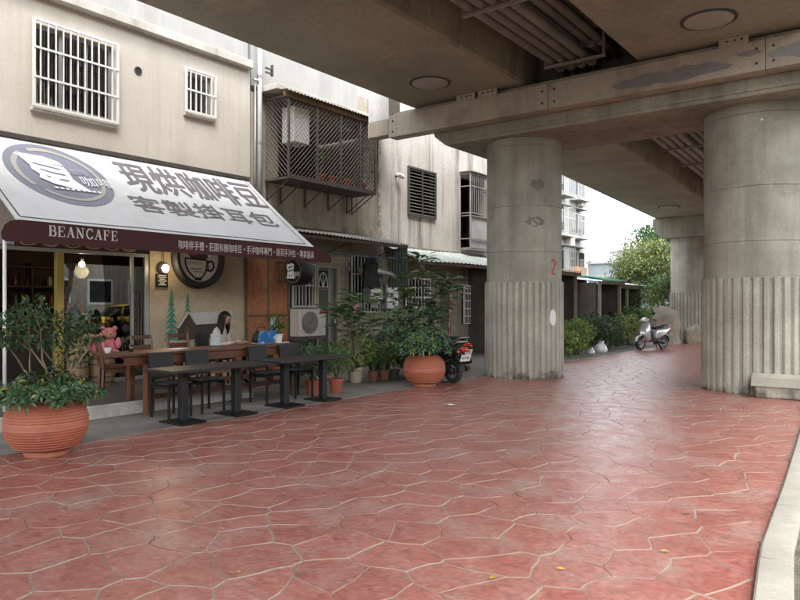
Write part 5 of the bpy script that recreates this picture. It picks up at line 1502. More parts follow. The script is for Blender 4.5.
MB().box(-.004, .004, -.07, .07, .012, .2).build('card', mat('menu_paper', (.42, .46, .46), (.3, .33, .33), scale=24, rough=.6), mh); MB().box(-.04, .04, -.075, .075, 0, .012).build('foot', MT['black'], mh)
mc = thing('menu_card', 'white folded menu lying on the bar between the wooden chairs', 'menu', (-8.74, 6.2, BZ), R(15))
MB().box(-.1, .1, -.15, 0, .002, .006).build('page', MT['plate_white'], mc); MB().box(-.1, .1, .002, .14, .004, .009).build('page', MT['plate_white'], mc)
pw = thing('potted_plant', 'white pot with spiky green plant on the far end of the bar', 'potted plant', (-8.75, 8.2, BZ), 0, 'small potted plants by the house walls')
small_pot(MB(), .085, .15).build('pot', MT['cup_white'], pw, smooth=40)
mb = MB(); rr = random.Random(3)
for k in range(46):
    w = rr.uniform(0, 6.28); e_ = rr.uniform(.15, 1.3)
    leaf(mb, Vector((0, 0, .14 + rr.uniform(0, .1))), Vector((math.cos(w) * math.cos(e_), math.sin(w) * math.cos(e_), math.sin(e_))), Vector((0, 0, 1)), rr.uniform(.16, .34), .05, .2)
cloud(mb, rr, 80, (0, 0, .32), (.16, .16, .14), .09)
mb.build('foliage', MT['leaf_mid'], pw)
ph = tag(MB().box(-.035, .035, -.07, .07, 0, .009, bev=.003).build('phone', MT['plate_white'], None, loc=(-8.66, 8.28, BZ)), 'white phone lying on the bar past the laptop', 'phone')
# laptop, lid towards the street
lp = thing('laptop', 'open laptop with blue and white lid on the wooden bar', 'laptop', (-8.76, 7.84, BZ), R(172))
MB().box(-.11, .11, -.165, .165, 0, .016, bev=.004).build('base', MT['steel'], lp)
m4 = Matrix.Translation((-.11, 0, .016)) @ Matrix.Rotation(R(-22), 4, 'Y')
MB().box(-.008, 0, -.165, .165, 0, .225, m4).build('lid', mat('blue_lid', (.03, .13, .34), (.06, .22, .48), scale=7, rough=.35, coord='obj', blotch=(.55, .62, .68), blotch_scale=7, blotch_lo=.52, blotch_hi=.6), lp)
MB().box(.0005, .002, -.155, .155, .012, .215, m4).build('screen', MT['black'], lp)
MB().box(-.08, .06, -.14, .14, .0165, .018).build('keyboard', MT['black'], lp)

# ================================================================== THE PERSON AT THE BAR
def person():
    face = R(20)                                # looks along the bar towards the laptop
    t = thing('person', 'person with long black hair and cream sweater typing at the bar', 'person', (-9.38, 7.42, TZ), face)
    verts, edges, rad = [], [], []
    def V(p, r, parent=None):
        verts.append(p); rad.append(r if isinstance(r, tuple) else (r, r))
        if parent is not None: edges.append((parent, len(verts) - 1))
        return len(verts) - 1
    # x forward, y left; seat at .44
    pel = V((0, 0, .52), (.14, .11))
    sp1 = V((.015, 0, .64), (.135, .10), pel); sp2 = V((.03, 0, .78), (.15, .105), sp1); ch = V((.055, 0, .90), (.14, .10), sp2)
    nk = V((.085, 0, .985), (.055, .055), ch); hd0 = V((.11, 0, 1.03), (.05, .05), nk)
    for s in (-1, 1):
        sh = V((.055, s * .145, .895), .062, ch); el = V((.10, s * .215, .66), .05, sh)
        wr = V((.33, s * .12, .715), .031, el); pm = V((.39, s * .10, .722), (.034, .018), wr)
        tipb = []
        for k, (dy, L) in enumerate(((.03, .07), (.01, .082), (-.01, .078), (-.03, .062))):
            a = V((.425, s * .10 + dy, .73), .0095, pm); b = V((.425 + L * .55, s * .10 + dy * 1.1, .732), .0085, a); V((.425 + L, s * .10 + dy * 1.15, .712), .0075, b)
        th = V((.385, s * .10 - s * .04, .722), .011, pm); V((.425, s * .10 - s * .06, .712), .009, th)
        hp = V((.05, s * .09, .51), .088, pel); kn = V((.43, s * .10, .50), .062, hp); an = V((.44, s * .10, .09), .04, kn); V((.53, s * .11, .04), (.035, .03), an)
    me = bpy.data.meshes.new('skeleton'); me.from_pydata(verts, edges, [])
    ob = bpy.data.objects.new('skeleton', me); COL.objects.link(ob)
    sk = ob.modifiers.new('skin', 'SKIN'); sk.use_smooth_shade = True
    for i, sv in enumerate(me.skin_vertices[0].data):
        sv.radius = rad[i]; sv.use_root = (i == 0)
    sb = ob.modifiers.new('sub', 'SUBSURF'); sb.levels = 2; sb.render_levels = 2
    dg = bpy.context.evaluated_depsgraph_get()
    bme = bpy.data.meshes.new_from_object(ob.evaluated_get(dg))
    bpy.data.objects.remove(ob)
    # head rings joined into the same surface mesh
    bm = bmesh.new(); bm.from_mesh(bme)
    hc = Vector((.135, 0, 1.115)); n = 20; rows = 14; ringv = []
    tilt = Matrix.Rotation(R(24), 4, 'Y')
    for i in range(rows + 1):
        th = PI * i / rows; ring = []
        for k in range(n):
            w = 2 * PI * k / n
            x = math.sin(th) * math.cos(w); y = math.sin(th) * math.sin(w); z = -math.cos(th)
            px, py, pz = x * .094, y * .074, z * .115
            if z < 0: py *= 1 - .28 * (-z) ** 1.5; px *= 1 - .12 * (-z); px += .012 * (-z)
            if x > .5 and abs(y) < .28 and -.35 < z < .15: px += .02 * (1 - abs(y) / .28) * (1 - abs(z + .1) / .26 if abs(z + .1) < .26 else 0)
            if x > .5 and .05 < z < .22 and .2 < abs(y) < .6: px -= .007
            ring.append(bm.verts.new(hc + tilt @ Vector((px, py, pz))))
        ringv.append(ring)
    for i in range(rows):
        for k in range(n):
            try: bm.faces.new((ringv[i][k], ringv[i][(k + 1) % n], ringv[i + 1][(k + 1) % n], ringv[i + 1][k]))
            except ValueError: pass
    bmesh.ops.remove_doubles(bm, verts=bm.verts, dist=.0004)
    for f in bm.faces:
        c = f.calc_center_median(); f.smooth = True
        if c.z > .965 and abs(c.y) < .09: f.material_index = 0
        elif c.x > .335 and .66 < c.z < .80: f.material_index = 0
        elif c.z > .545 or (c.z > .50 and c.x < .0): f.material_index = 1
        else: f.material_index = 2
    bm.to_mesh(bme); bm.free()
    for m_ in (MT['skin'], MT['knit'], MT['trousers']): bme.materials.append(m_)
    bo = obj('body', bme, t)
    # hair: cap over the crown and long sides over the shoulders
    mb = MB(); rings = []
    for i in range(15):
        s = i / 14
        ring = []
        for k in range(17):
            w = R(70) + R(220) * k / 16
            if s < .5:
                th = PI * (.02 + .55 * s / .5)
                rr_ = math.sin(th); z = math.cos(th)
                p = hc + tilt @ Vector((math.cos(w) * rr_ * .108 - .008, math.sin(w) * rr_ * .09, z * .125))
            else:
                q = (s - .5) / .5
                p = hc + Vector((math.cos(w) * (.108 + .012 * q) - .02 * q - .01, math.sin(w) * (.088 + .02 * math.sin(q * 2.5)), -.03 - .24 * q)) + Vector((.006 * math.sin(k * 2.1 + s * 6), .006 * math.cos(k * 1.7), 0))
            ring.append(tuple(p))
        rings.append(ring)
    mb.loft(rings, closed=False, caps=False)
    top = [[tuple(hc + tilt @ Vector((math.cos(w) * math.sin(th) * .102 - .006, math.sin(w) * math.sin(th) * .084, math.cos(th) * .124))) for w in [2 * PI * k / 18 for k in range(18)]] for th in (.03, .25, .5, .75, .98)]
    mb.loft(top, caps=False)
    # front locks each side
    for s in (-1, 1):
        mb.tube([tuple(hc + tilt @ Vector((.05, s * .05, .085))), tuple(hc + tilt @ Vector((.045, s * .078, .03))), tuple(hc + Vector((.025, s * .086, -.06))), tuple(hc + Vector((.02, s * .092, -.16))), tuple(hc + Vector((.01, s * .09, -.25)))], [.010, .018, .024, .026, .010], 8)
    mb.build('hair', MT['hair'], t, smooth=True)
    fm_ = lambda x, y, z: tuple(hc + tilt @ Vector((x, y, z)))
    for s in (-1, 1):
        MB().ball(fm_(.081, s * .031, .012), .0105, 8, 6).build('eye', MT['hair'], bo, smooth=True)
        MB().tube([fm_(.098, s * .031 + .022 * math.cos(w), .010 + .018 * math.sin(w)) for w in [k * PI / 6 for k in range(13)]], .0022, 5, False).build('spectacles', MT['black'], t)
        MB().tube([fm_(.075, s * .02, .034), fm_(.079, s * .045, .036)], .003, 4).build('brow', MT['hair'], bo)
    MB().tube([fm_(.096, -.012, .012), fm_(.096, .012, .012)], .002, 4).build('spectacles', MT['black'], t)
    MB().tube([fm_(.086, -.02, -.062), fm_(.094, 0, -.06), fm_(.086, .02, -.062)], .0045, 6).build('mouth', mat('lips', (.38, .13, .11), rough=.5), bo)
    MB().tube([(.315, .12, .715), (.332, .12, .715)], .036, 14).build('wrist_watch', MT['plate_white'], t)
    return t
person()
pc = dup(t0, 'black padded chair under the person at the wooden bar', (-9.46, 7.39, TZ), R(20), 'black chairs along the pedestal tables')
bag = thing('black_bag', 'black shoulder bag slumped on the bar behind the laptop', 'bag', (-9.0, 8.05, BZ), R(70))
mb = MB(); mb.loft([sring(0, 0, z, a, b, 'z', 14) for z, a, b in ((0, .17, .08), (.05, .18, .09), (.14, .15, .07), (.2, .08, .03))]); mb.build('body', MT['leather'], bag, smooth=True)
MB().tube([(-.12, 0, .15), (-.06, .02, .26), (.06, .02, .26), (.12, 0, .15)], .008, 6).build('strap', MT['black'], bag)

# ================================================================== SHOP WINDOW: kegs, plush bears, picture
def keg(x, y, r, h, label):
    t = thing('wooden_keg', label, 'keg', (x, y, TZ), 0, 'wooden kegs before the shop window')
    n = 14
    for k in range(n):
        w = 2 * PI * k / n; rings = []
        for q in (0, .25, .5, .75, 1):
            rr_ = r * (.84 + .16 * math.sin(PI * q)); dw = PI / n * .94
            rings.append([(rr_ * math.cos(w - dw), rr_ * math.sin(w - dw), h * q), (rr_ * math.cos(w + dw), rr_ * math.sin(w + dw), h * q), ((rr_ - .02) * math.cos(w + dw), (rr_ - .02) * math.sin(w + dw), h * q), ((rr_ - .02) * math.cos(w - dw), (rr_ - .02) * math.sin(w - dw), h * q)])
        MB().loft(rings).build('stave', MT['keg'], t)
    MB().lathe([(r * .8, h - .03), (.01, h - .03)], 20).build('lid', MT['keg'], t)
    for q in (.12, .3, .7, .88):
        rr_ = r * (.84 + .16 * math.sin(PI * q)) + .003
        MB().lathe([(rr_, h * q - .015), (rr_ + .004, h * q), (rr_, h * q + .015)], 28, caps=False).build('hoop', MT['rust'], t)
keg(-10.88, 6.22, .22, .52, 'wooden keg under the pink bears before the shop window')
keg(-10.86, 5.80, .17, .48, 'slim wooden keg beside the yellow post before the shop window')
def bear(x, y, z, s, rz, m, label):
    t = thing('plush_bear', label, 'plush toy', (x, y, z), rz, 'plush bears in the shop window'); t.scale = (s, s, s)
    MB().ball((0, 0, .15), (.11, .13, .15), 16, 10).build('body', m, t, True)
    hd_ = MB().ball((.03, 0, .36), (.105, .12, .105), 16, 10).build('head', m, t, True)
    MB().ball((.125, 0, .335), (.045, .055, .04), 12, 8).build('muzzle', MT['bear_tan'], t, True)
    MB().ball((.168, 0, .35), .014, 8, 6).build('nose', MT['black'], t, True)
    for q in (-1, 1):
        MB().ball((.02, q * .095, .45), (.03, .042, .042), 10, 8).build('ear', m, t, True)
        MB().ball((.118, q * .042, .39), .011, 8, 6).build('eye', MT['black'], t, True)
        MB().ball((.08, q * .135, .2), (.055, .05, .1), 12, 8).build('arm', m, t, True)
        MB().ball((.15, q * .085, .05), (.11, .06, .055), 12, 8).build('leg', m, t, True)
bear(-10.86, 6.12, .675, .78, R(-30), MT['bear_pink'], 'smaller pink plush bear sitting on the keg toward the yellow post')
bear(-10.9, 6.36, .675, 1.0, R(-20), MT['bear_pink'], 'larger pink plush bear with tan muzzle sitting on the keg')
bear(-10.86, 5.82, .64, .75, R(-40), MT['bear_tan'], 'tan plush bear on the slim keg beside the yellow post')
pf = thing('framed_notice', 'small wooden framed notice hung in the shop window', 'picture', (XW - .045, 5.94, 1.38))
frame(MB(), -.13, .13, -.17, .17, .025, 0, .02).build('frame', mat('frame_wood', (.30, .14, .05), rough=.5), pf)
MB().box(.004, .01, -.105, .105, -.145, .145).build('print', mat('frame_print', (.10, .10, .105), (.3, .3, .3), scale=14, lo=.5, hi=.6), pf)
sh_ = thing('back_shelf', 'dark wooden shelf with jars deep inside the cafe', 'shelf', (-14.9, 6.9, TZ))
for z in (.9, 1.3, 1.7, 2.1): MB().box(-.15, .15, -1.6, 1.6, z, z + .03).build('board', MT['old_wood'], sh_)
for yy in (-1.6, 0, 1.57): MB().box(-.15, .15, yy, yy + .03, 0, 2.2).build('side', MT['old_wood'], sh_)
rr = random.Random(9); jc = [mat('jar_%s' % n_, c_, rough=.3, coord='obj') for n_, c_ in (('brown', (.1, .05, .03)), ('pale', (.4, .38, .33)), ('red', (.25, .05, .04)), ('green', (.06, .12, .08)))]
jme = [MB().lathe([(.05, 0), (.055, .02), (.055, .14), (.04, .17), (.045, .2)], 12).mesh('jar', m_, 40) for m_ in jc]
for z in (.93, 1.33, 1.73):
    for k in range(12):
        if rr.random() < .8: tag(obj('jar', jme[rr.randrange(4)], None, (-14.9 + rr.uniform(-.05, .05), 5.45 + k * .24 + rr.uniform(-.03, .03), TZ + z)), 'jar on the dark shelf deep inside the cafe', 'jar', 'jars on the cafe back shelf')
ct = thing('service_counter', 'dark service counter inside the cafe doorway', 'counter', (-13.6, 6.6, TZ))
MB().box(-.3, .3, -1.6, 1.6, 0, .95).build('body', MT['dark_room'], ct); MB().box(-.36, .36, -1.66, 1.66, .952, .99, bev=.01).build('top', MT['wood'], ct)

# ================================================================== SCOOTERS
def wheel_mesh():
    prof = [(.13, -.035), (.165, -.05), (.205, -.048), (.222, -.025), (.226, 0), (.222, .025), (.205, .048), (.165, .05), (.13, .035)]
    return MB().lathe(prof, 36, Matrix.Rotation(R(90), 4, 'X'), caps=False).mesh('tyre', MT['black_rub'], 60)
TYRE = wheel_mesh()
RIM = MB()
RIM.lathe([(.135, -.034), (.12, -.02), (.12, .02), (.135, .034)], 28, Matrix.Rotation(R(90), 4, 'X'), caps=False)
RIM.lathe([(.035, -.045), (.035, .045)], 14, Matrix.Rotation(R(90), 4, 'X'))
for k in range(5):
    w = 2 * PI * k / 5; RIM.tube([(.03 * math.cos(w), 0, .03 * math.sin(w)), (.125 * math.cos(w), 0, .125 * math.sin(w))], [.018, .012], 6)
RIM = RIM.mesh('rim', MT['steel'], 40)
def scooter(loc, rz, paint, label, plate=None, scale=1.0):
    t = thing('scooter', label, 'scooter', loc, rz, 'parked motor scooters'); t.scale = (scale,) * 3
    for x in (.63, -.60):
        ty = obj('tyre', TYRE, t, (x, 0, .226)); obj('rim', RIM, ty)
    # front fender
    mb = MB(); rings = []
    for k in range(9):
        w = R(15 + 130 * k / 8); c_, s_ = math.cos(w), math.sin(w)
        rings.append([(.63 + c_ * .25, -.06, .226 + s_ * .25), (.63 + c_ * .268, -.03, .226 + s_ * .268), (.63 + c_ * .272, .03, .226 + s_ * .272), (.63 + c_ * .25, .06, .226 + s_ * .25)])
    mb.loft(rings, closed=False, caps=False).build('front_fender', paint, t, True)
    mb = MB()
    for s in (-1, 1): mb.tube([(.63, s * .07, .226), (.50, s * .06, .62)], .022, 8)
    mb.build('fork', MT['steel'], t, True)
    # front apron: pointed V shield, raked back
    mb = MB(); rings = []
    for z, xc, xd, yw in ((.30, .42, .07, .16), (.40, .47, .10, .19), (.52, .49, .13, .215), (.64, .47, .13, .21), (.76, .43, .11, .185), (.86, .39, .09, .15), (.92, .37, .07, .12)):
        rings.append([(xc + xd * 1.25, 0, z), (xc + xd * .75, yw * .45, z), (xc + xd * .15, yw * .9, z), (xc - xd * .55, yw, z), (xc - xd * .75, yw * .8, z), (xc - xd * .6, 0, z), (xc - xd * .75, -yw * .8, z), (xc - xd * .55, -yw, z), (xc + xd * .15, -yw * .9, z), (xc + xd * .75, -yw * .45, z)])
    mb.loft(rings).build('front_shield', paint, t, 50)
    MB().loft([sring(.60, 0, z, a, b, 'z', 10) for z, a, b in ((.36, .01, .04), (.40, .035, .10), (.44, .03, .12), (.50, .01, .1))]).build('lower_grille', MT['black'], t, True)
    for s in (-1, 1):
        MB().loft([sring(.565 + q * .012, s * .135, .62 + q * .012, .012, .04 - abs(q) * .01, 'z', 8) for q in (-2, -1, 0, 1, 2)]).build('indicator', MT['amber_lens'], t, True)
    # handlebar cowl and headlight
    hc_ = MB().loft([sring(x, 0, z, a, b, 'x', 14, 2.3) for x, z, a, b in ((.26, .985, .05, .03), (.30, .99, .12, .055), (.38, .99, .15, .07), (.45, .975, .14, .065), (.50, .955, .09, .04))]).build('handlebar_cowl', paint, t, True)
    MB().loft([sring(x, 0, z, a, b, 'x', 14, 2.3) for x, z, a, b in ((.46, .965, .125, .045), (.495, .952, .115, .04), (.52, .945, .07, .025))]).build('headlight', MT['headlamp'], hc_, True)
    MB().tube([(.30, -.34, .985), (.34, -.2, 1.0), (.36, 0, .99), (.34, .2, 1.0), (.30, .34, .985)], .014, 8).build('handlebar', MT['black'], t, True)
    for s in (-1, 1):
        MB().tube([(.30, s * .36, .983), (.325, s * .24, .995)], .02, 10).build('grip', MT['black_rub'], t, True)
        MB().tube([(.36, s * .25, 1.0), (.43, s * .235, .995)], .006, 5).build('brake_lever', MT['steel'], t)
        mr = MB().tube([(.34, s * .2, 1.0), (.34, s * .24, 1.1), (.33, s * .27, 1.17)], .007, 6).build('mirror_stalk', MT['black'], t)
        MB().ball((.33, s * .285, 1.20), (.018, .065, .045), 14, 8).build('mirror', MT['black'], mr, True)
    # footboard
    MB().loft([sring(x, 0, z, a, b, 'x', 12, 3.5) for x, z, a, b in ((.40, .31, .16, .04), (.2, .29, .18, .035), (-.05, .29, .18, .035), (-.2, .33, .17, .06))]).build('footboard', MT['black'], t, True)
    # rear body
    rb = MB().loft([sring(x, 0, z, a, b, 'x', 16, 2.8) for x, z, a, b in ((-.06, .47, .10, .16), (-.12, .50, .15, .20), (-.3, .54, .175, .17), (-.55, .585, .17, .125), (-.75, .64, .13, .085), (-.90, .69, .07, .04))]).build('rear_body', paint, t, True)
    MB().loft([sring(x, 0, z, a, b, 'x', 14, 2.4) for x, z, a, b in ((-.04, .71, .07, .02), (-.08, .72, .12, .05), (-.3, .735, .145, .06), (-.45, .765, .15, .06), (-.65, .785, .13, .05), (-.76, .78, .09, .03))]).build('seat', MT['leather'], t, True)
    MB().tube([(-.66, -.13, .74), (-.86, -.12, .80), (-.94, 0, .81), (-.86, .12, .80), (-.66, .13, .74)], .014, 8).build('grab_rail', MT['steel'], t, True)
    MB().loft([sring(x, 0, z, a, b, 'x', 12, 2.4) for x, z, a, b in ((-.86, .655, .10, .05), (-.915, .65, .09, .045), (-.935, .648, .05, .03))]).build('tail_light', MT['red_lens'], t, True)
    for s in (-1, 1): MB().ball((-.88, s * .15, .62), (.03, .035, .025), 10, 6).build('indicator', MT['amber_lens'], t, True)
    # engine, exhaust, rear fender, stand
    MB().loft([sring(x, .04, z, a, b, 'x', 10, 3) for x, z, a, b in ((-.1, .27, .06, .06), (-.25, .27, .09, .09), (-.5, .25, .07, .08), (-.66, .235, .04, .06))]).build('engine', MT['black'], t, True)
    MB().tube([(-.2, -.1, .18), (-.4, -.14, .19), (-.5, -.15, .23), (-.86, -.155, .30)], [.02, .025, .05, .052], 12).build('exhaust', MT['black'], t, 50)
    fd_ = MB(); rings = []
    for k in range(8):
        w = R(70 + 105 * k / 7); c_, s_ = math.cos(w), math.sin(w)
        rings.append([(-.60 + c_ * .25, -.07, .226 + s_ * .25), (-.60 + c_ * .262, 0, .226 + s_ * .262), (-.60 + c_ * .25, .07, .226 + s_ * .25)])
    fd_.loft(rings, closed=False, caps=False).build('rear_fender', MT['black'], t, True)
    m4 = Matrix.Translation((-.925, 0, .50)) @ Matrix.Rotation(R(-20), 4, 'Y')
    pl = MB().box(-.006, .0, -.13, .13, -.065, .065, m4).build('number_plate', MT['plate_white'], t)
    MB().tube([(-.86, 0, .62), (-.92, 0, .5)], .02, 6).build('plate_arm', MT['black'], t)
    if plate:
        put_text(plate, lambda a, b: tuple(m4 @ Vector((-.0075, -a, b))), -.11, .11, -.035, .035, .02).build('plate_text', MT['black'], pl)
    MB().tube([(-.25, .1, .22), (-.28, .24, .01)], .012, 6).build('kick_stand', MT['steel'], t)
    mb = MB()
    for s in (-1, 1): mb.tube([(-.33, s * .08, .2), (-.45, s * .15, .012)], .013, 6)
    mb.tube([(-.45, -.15, .012), (-.45, .15, .012)], .012, 6)
    mb.build('centre_stand', MT['black'], t)
    return t
def head(dx, dy): return math.atan2(dy, dx)
scooter((-7.02, 23.3, .01), head(-.33, -1), MT['silver'], 'silver motor scooter parked before the garden rocks')
scooter((-7.72, 11.36, .012), head(-1, .22), MT['black_paint'], 'black motor scooter with white number plate beside the terracotta bowl', '653·NJL')
scooter((-8.5, 12.7, .012), head(-1, .2), MT['black_paint'], 'black motor scooter half hidden behind the fluted pillar')
# bicycle against the house wall
bc = thing('bicycle', 'old dark red bicycle leaning by the house behind the scooters', 'bicycle', (-9.6, 13.6, .012), R(75))
bw = MB(); 
tor = MB(); tor.tube([(.33 * math.cos(k * PI / 18), 0, .33 * math.sin(k * PI / 18)) for k in range(37)], .017, 8, False); tor = tor.mesh('wheel_tyre', MT['black_rub'], True)
spk = MB()
for k in range(16): spk.tube([(0, (.02 if k % 2 else -.02), 0), (.32 * math.cos(k * PI / 8), 0, .32 * math.sin(k * PI / 8))], .002, 4, False)
spk = spk.mesh('spokes', MT['steel'])
for x in (-.52, .52):
    ty = obj('tyre', tor, bc, (x, 0, .35)); obj('spokes', spk, ty)
rfm = mat('maroon_frame', (.12, .02, .02), rough=.4, coord='obj')
mb = MB()
for a, b in (((-.52, .35), (-.08, .33)), ((-.08, .33), (-.2, .82)), ((-.52, .35), (-.19, .76)), ((-.19, .74), (.34, .78)), ((-.08, .33), (.36, .7)), ((.52, .35), (.34, .9))):
    mb.tube([(a[0], 0, a[1]), (b[0], 0, b[1])], .016, 8)
mb.build('frame', rfm, bc, True)
MB().tube([(.26, -.26, 1.0), (.34, -.12, 1.0), (.35, 0, .96), (.34, .12, 1.0), (.26, .26, 1.0)], .012, 8).build('handlebar', MT['steel'], bc, True)
MB().tube([(.34, 0, .88), (.35, 0, .97)], .012, 8).build('stem', MT['steel'], bc)
MB().loft([sring(x, 0, .88, a, b, 'x', 10) for x, a, b in ((-.36, .06, .02), (-.3, .09, .03), (-.2, .06, .03), (-.08, .02, .02))]).build('saddle', MT['leather'], bc, True)
cr_ = MB().lathe([(.09, -.005), (.09, .005)], 20, Matrix.Translation((-.08, .03, .33)) @ Matrix.Rotation(R(90), 4, 'X')).build('chainring', MT['steel'], bc)
for s in (-1, 1): MB().box(-.03 + s * .15, .05 + s * .15, s * .06, s * .06 + s * .09, .32 + s * .02, .345 + s * .02).build('pedal', MT['black'], bc)
rp = tag(MB().tube([(0, 0, 0), (.02, 0, 1.0), (.05, 0, 2.0)], .03, 8).build('striped_pole', mat('pole_paint', (.5, .48, .44), (.4, .1, .06), scale=3, lo=.48, hi=.52, rough=.6, coord='obj'), None, loc=(-10.7, 16.6, .012)), 'red and white pole leaning on the wall behind the scooters', 'pole')

# ================================================================== FAR SIDE OF THE STREET: sheds, hedge, rocks
def shed(y0, y1, zr, ze, xo, xb, rm, label, posts, wallm=MT['shed']):
    t = thing('shed', label, 'shed', (xb, (y0 + y1) / 2, 0), 0, 'lean-to sheds beyond the pillar')
    ym = (y0 + y1) / 2; L = (y1 - y0) / 2
    MB().box(-.1, 0, -L, L, 0, zr).build('back_wall', wallm, t)
    MB().box(0, xo - xb - .3, -L, -L + .1, 0, ze - .1).build('side_wall', wallm, t)
    MB().box(0, xo - xb - .3, L - .1, L, 0, ze - .1).build('side_wall', wallm, t)
    mb = MB(); n = 50; vs = []
    for i in range(n + 1):
        yy = -L - .1 + (2 * L + .2) * i / n; c_ = .018 * math.cos(PI * i)
        vs += [(-.15, yy, zr + c_), (xo - xb, yy, ze + c_)]
    mb.add(vs, [(2 * i, 2 * i + 2, 2 * i + 3, 2 * i + 1) for i in range(n)]).build('roof', rm, t)
    MB().box(xo - xb - .06, xo - xb - .02, -L, L, ze - .17, ze - .03).build('fascia', MT['old_wood'], t)
    for k in range(posts):
        yy = -L + .12 + (2 * L - .24) * k / (posts - 1)
        MB().box(xo - xb - .25, xo - xb - .15, yy - .05, yy + .05, 0, ze - .05).build('post', mat('post_paint', (.30, .27, .22), rough=.8) if 'post_paint' not in bpy.data.materials else bpy.data.materials['post_paint'], t)
    return t
shed(18.5, 24.9, 3.1, 2.72, -10.1, -12.6, MT['roof_dark'], 'dark open shed with black tin roof behind the hedge', 3)
shed(25.0, 27.4, 2.95, 2.42, -9.3, -12.4, MT['roof_green'], 'open shed with bright green tin roof behind the hedge', 2)
shed(27.5, 31.2, 2.7, 2.32, -9.7, -12.4, mat('white_tin', (.55, .55, .53), (.42, .42, .4), scale=2, rough=.5), 'shed with whitish tin roof hung with creepers', 3)
# bits inside the sheds
def dist_box(x, y, z, sx, sy, sz, m, name, label, cat, group=None):
    return tag(MB().box(-sx / 2, sx / 2, -sy / 2, sy / 2, 0, sz, bev=.02).build(name, m, None, loc=(x, y, z)), label, cat, group)
fr_ = thing('white_window', 'white framed window standing in the green roofed shed', 'window', (-11.6, 26.6, 1.15))
frame(MB(), -.5, .5, 0, .9, .07, 0, .05).build('frame', MT['white_paint'], fr_); MB().box(0, .04, -.03, .03, .07, .83).build('mullion', MT['white_paint'], fr_); MB().box(.01, .02, -.43, .43, .07, .83).build('pane', MT['dark_pane'], fr_)
dist_box(-11.2, 27.9, 0, .1, .9, 1.9, mat('rust_red_door', (.24, .07, .04), rough=.7), 'red_door', 'rusty red door leaning in the shed', 'door')
dist_box(-11.4, 24.0, .0, .4, .7, 1.5, mat('pale_fridge', (.32, .31, .28), rough=.5), 'old_fridge', 'old pale refrigerator in the dark shed', 'refrigerator')
brd = tag(MB().box(-.02, .02, -.12, .12, 0, 1.4).build('yellow_board', mat('yellow_board', (.5, .3, .04), rough=.6), None, loc=(-10.6, 23.3, .01)), 'yellow plank propped in the dark shed', 'plank'); brd.rotation_euler = (.1, -.25, .2)
brd = tag(MB().box(-.02, .02, -.2, .2, 0, .9).build('white_board', MT['plate_white'], None, loc=(-10.3, 22.6, .01)), 'white board propped in the dark shed', 'board'); brd.rotation_euler = (.05, -.3, -.1)
brd = tag(MB().box(-.02, .02, -.2, .2, 0, 1.2).build('grey_board', MT['heater'], None, loc=(-10.4, 26.1, .01)), 'grey board leaning below the white framed window', 'board'); brd.rotation_euler = (.15, -.3, -.1)
wbag = tag(MB().loft([[(x * s + .02 * math.sin(k * 2.3 + i), y * s * 1.3 + .02 * math.cos(k * 3.1), z) for k, (x, y, z) in enumerate(sring(0, 0, zz, .17, .17, 'z', 12))] for i, (zz, s) in enumerate(((0, .9), (.1, 1.05), (.22, .8), (.3, .3), (.36, .45)))]).build('plastic_bag', mat('white_plastic', (.66, .66, .66), (.55, .55, .56), rough=.35), None, True, (-7.85, 20.9, .012)), 'white plastic bag lying at the foot of the hedge', 'bag')
wbag2 = tag(wbag.copy(), 'small crumpled white bag beside the larger plastic bag', 'bag'); COL.objects.link(wbag2); wbag2.location = (-7.9, 20.2, .012); wbag2.scale = (.6, .7, .55)
# hedge shrubs
def shrub(x, y, rx, rz_, h, lm, label, seed, n=2600, L=.11):
    r = random.Random(seed)
    t = thing('shrub', label, 'shrub', (x, y, 0), r.uniform(0, 6), 'shrubs along the street edge')
    mb = MB()
    clumps(mb, r, 26, n // 26, (0, 0, h * .58), (rx * .85, rz_ * .85, h * .38), .24, L)
    mb.build('foliage', lm, t)
    sb = MB()
    for k in range(6):
        w = r.uniform(0, 6.28); sb.tube([(math.cos(w) * .08, math.sin(w) * .08, 0), (math.cos(w) * rx * .5, math.sin(w) * rx * .5, h * .55)], [.02, .008], 5)
    sb.build('stem', MT['bark'], t)
    return t
shrub(-8.15, 18.3, .6, .6, .95, MT['leaf_yel'], 'rounded green shrub at the hedge end beside the fluted pillar', 101)
shrub(-8.2, 19.7, .6, .65, .95, MT['leaf_yel'], 'rounded green shrub behind the white plastic bag', 102)
shrub(-8.4, 21.7, .75, .75, 1.1, MT['leaf_dark'], 'dark spreading shrub in the middle of the hedge', 103)
shrub(-8.5, 23.2, .75, .75, 1.05, MT['leaf_dark'], 'dark shrub under the green roofed shed', 104)
shrub(-8.5, 24.9, .7, .8, 1.1, MT['leaf_yel'], 'bright yellow green shrub by the garden rocks', 105)
shrub(-9.4, 27.6, .8, .8, 1.35, MT['leaf_mid'], 'tall green shrub before the creeper hung shed', 106)
shrub(-9.0, 29.6, .9, .9, 1.3, MT['leaf_yel'], 'yellow green shrub behind the large rock', 107)
shrub(-9.4, 32.0, 1.0, 1.0, 1.5, MT['leaf_mid'], 'green shrub beyond the whitish tin roof', 108)
r1 = random.Random(120)
cr = thing('creeper', 'tangled creeper hanging from the whitish tin roof', 'plant', (-9.9, 30.2, 0))
mb = MB(); clumps(mb, r1, 30, 40, (0, .3, 1.3), (.4, 1.0, 1.1), .22, .12); mb.build('foliage', MT['leaf_mid'], cr)
mb = MB()
for k in range(4): mb.tube([(r1.uniform(-.2, .2), r1.uniform(-.5, .8), 0), (0, r1.uniform(-.5, .8), 2.1)], .015, 5)
mb.build('stem', MT['bark'], cr)
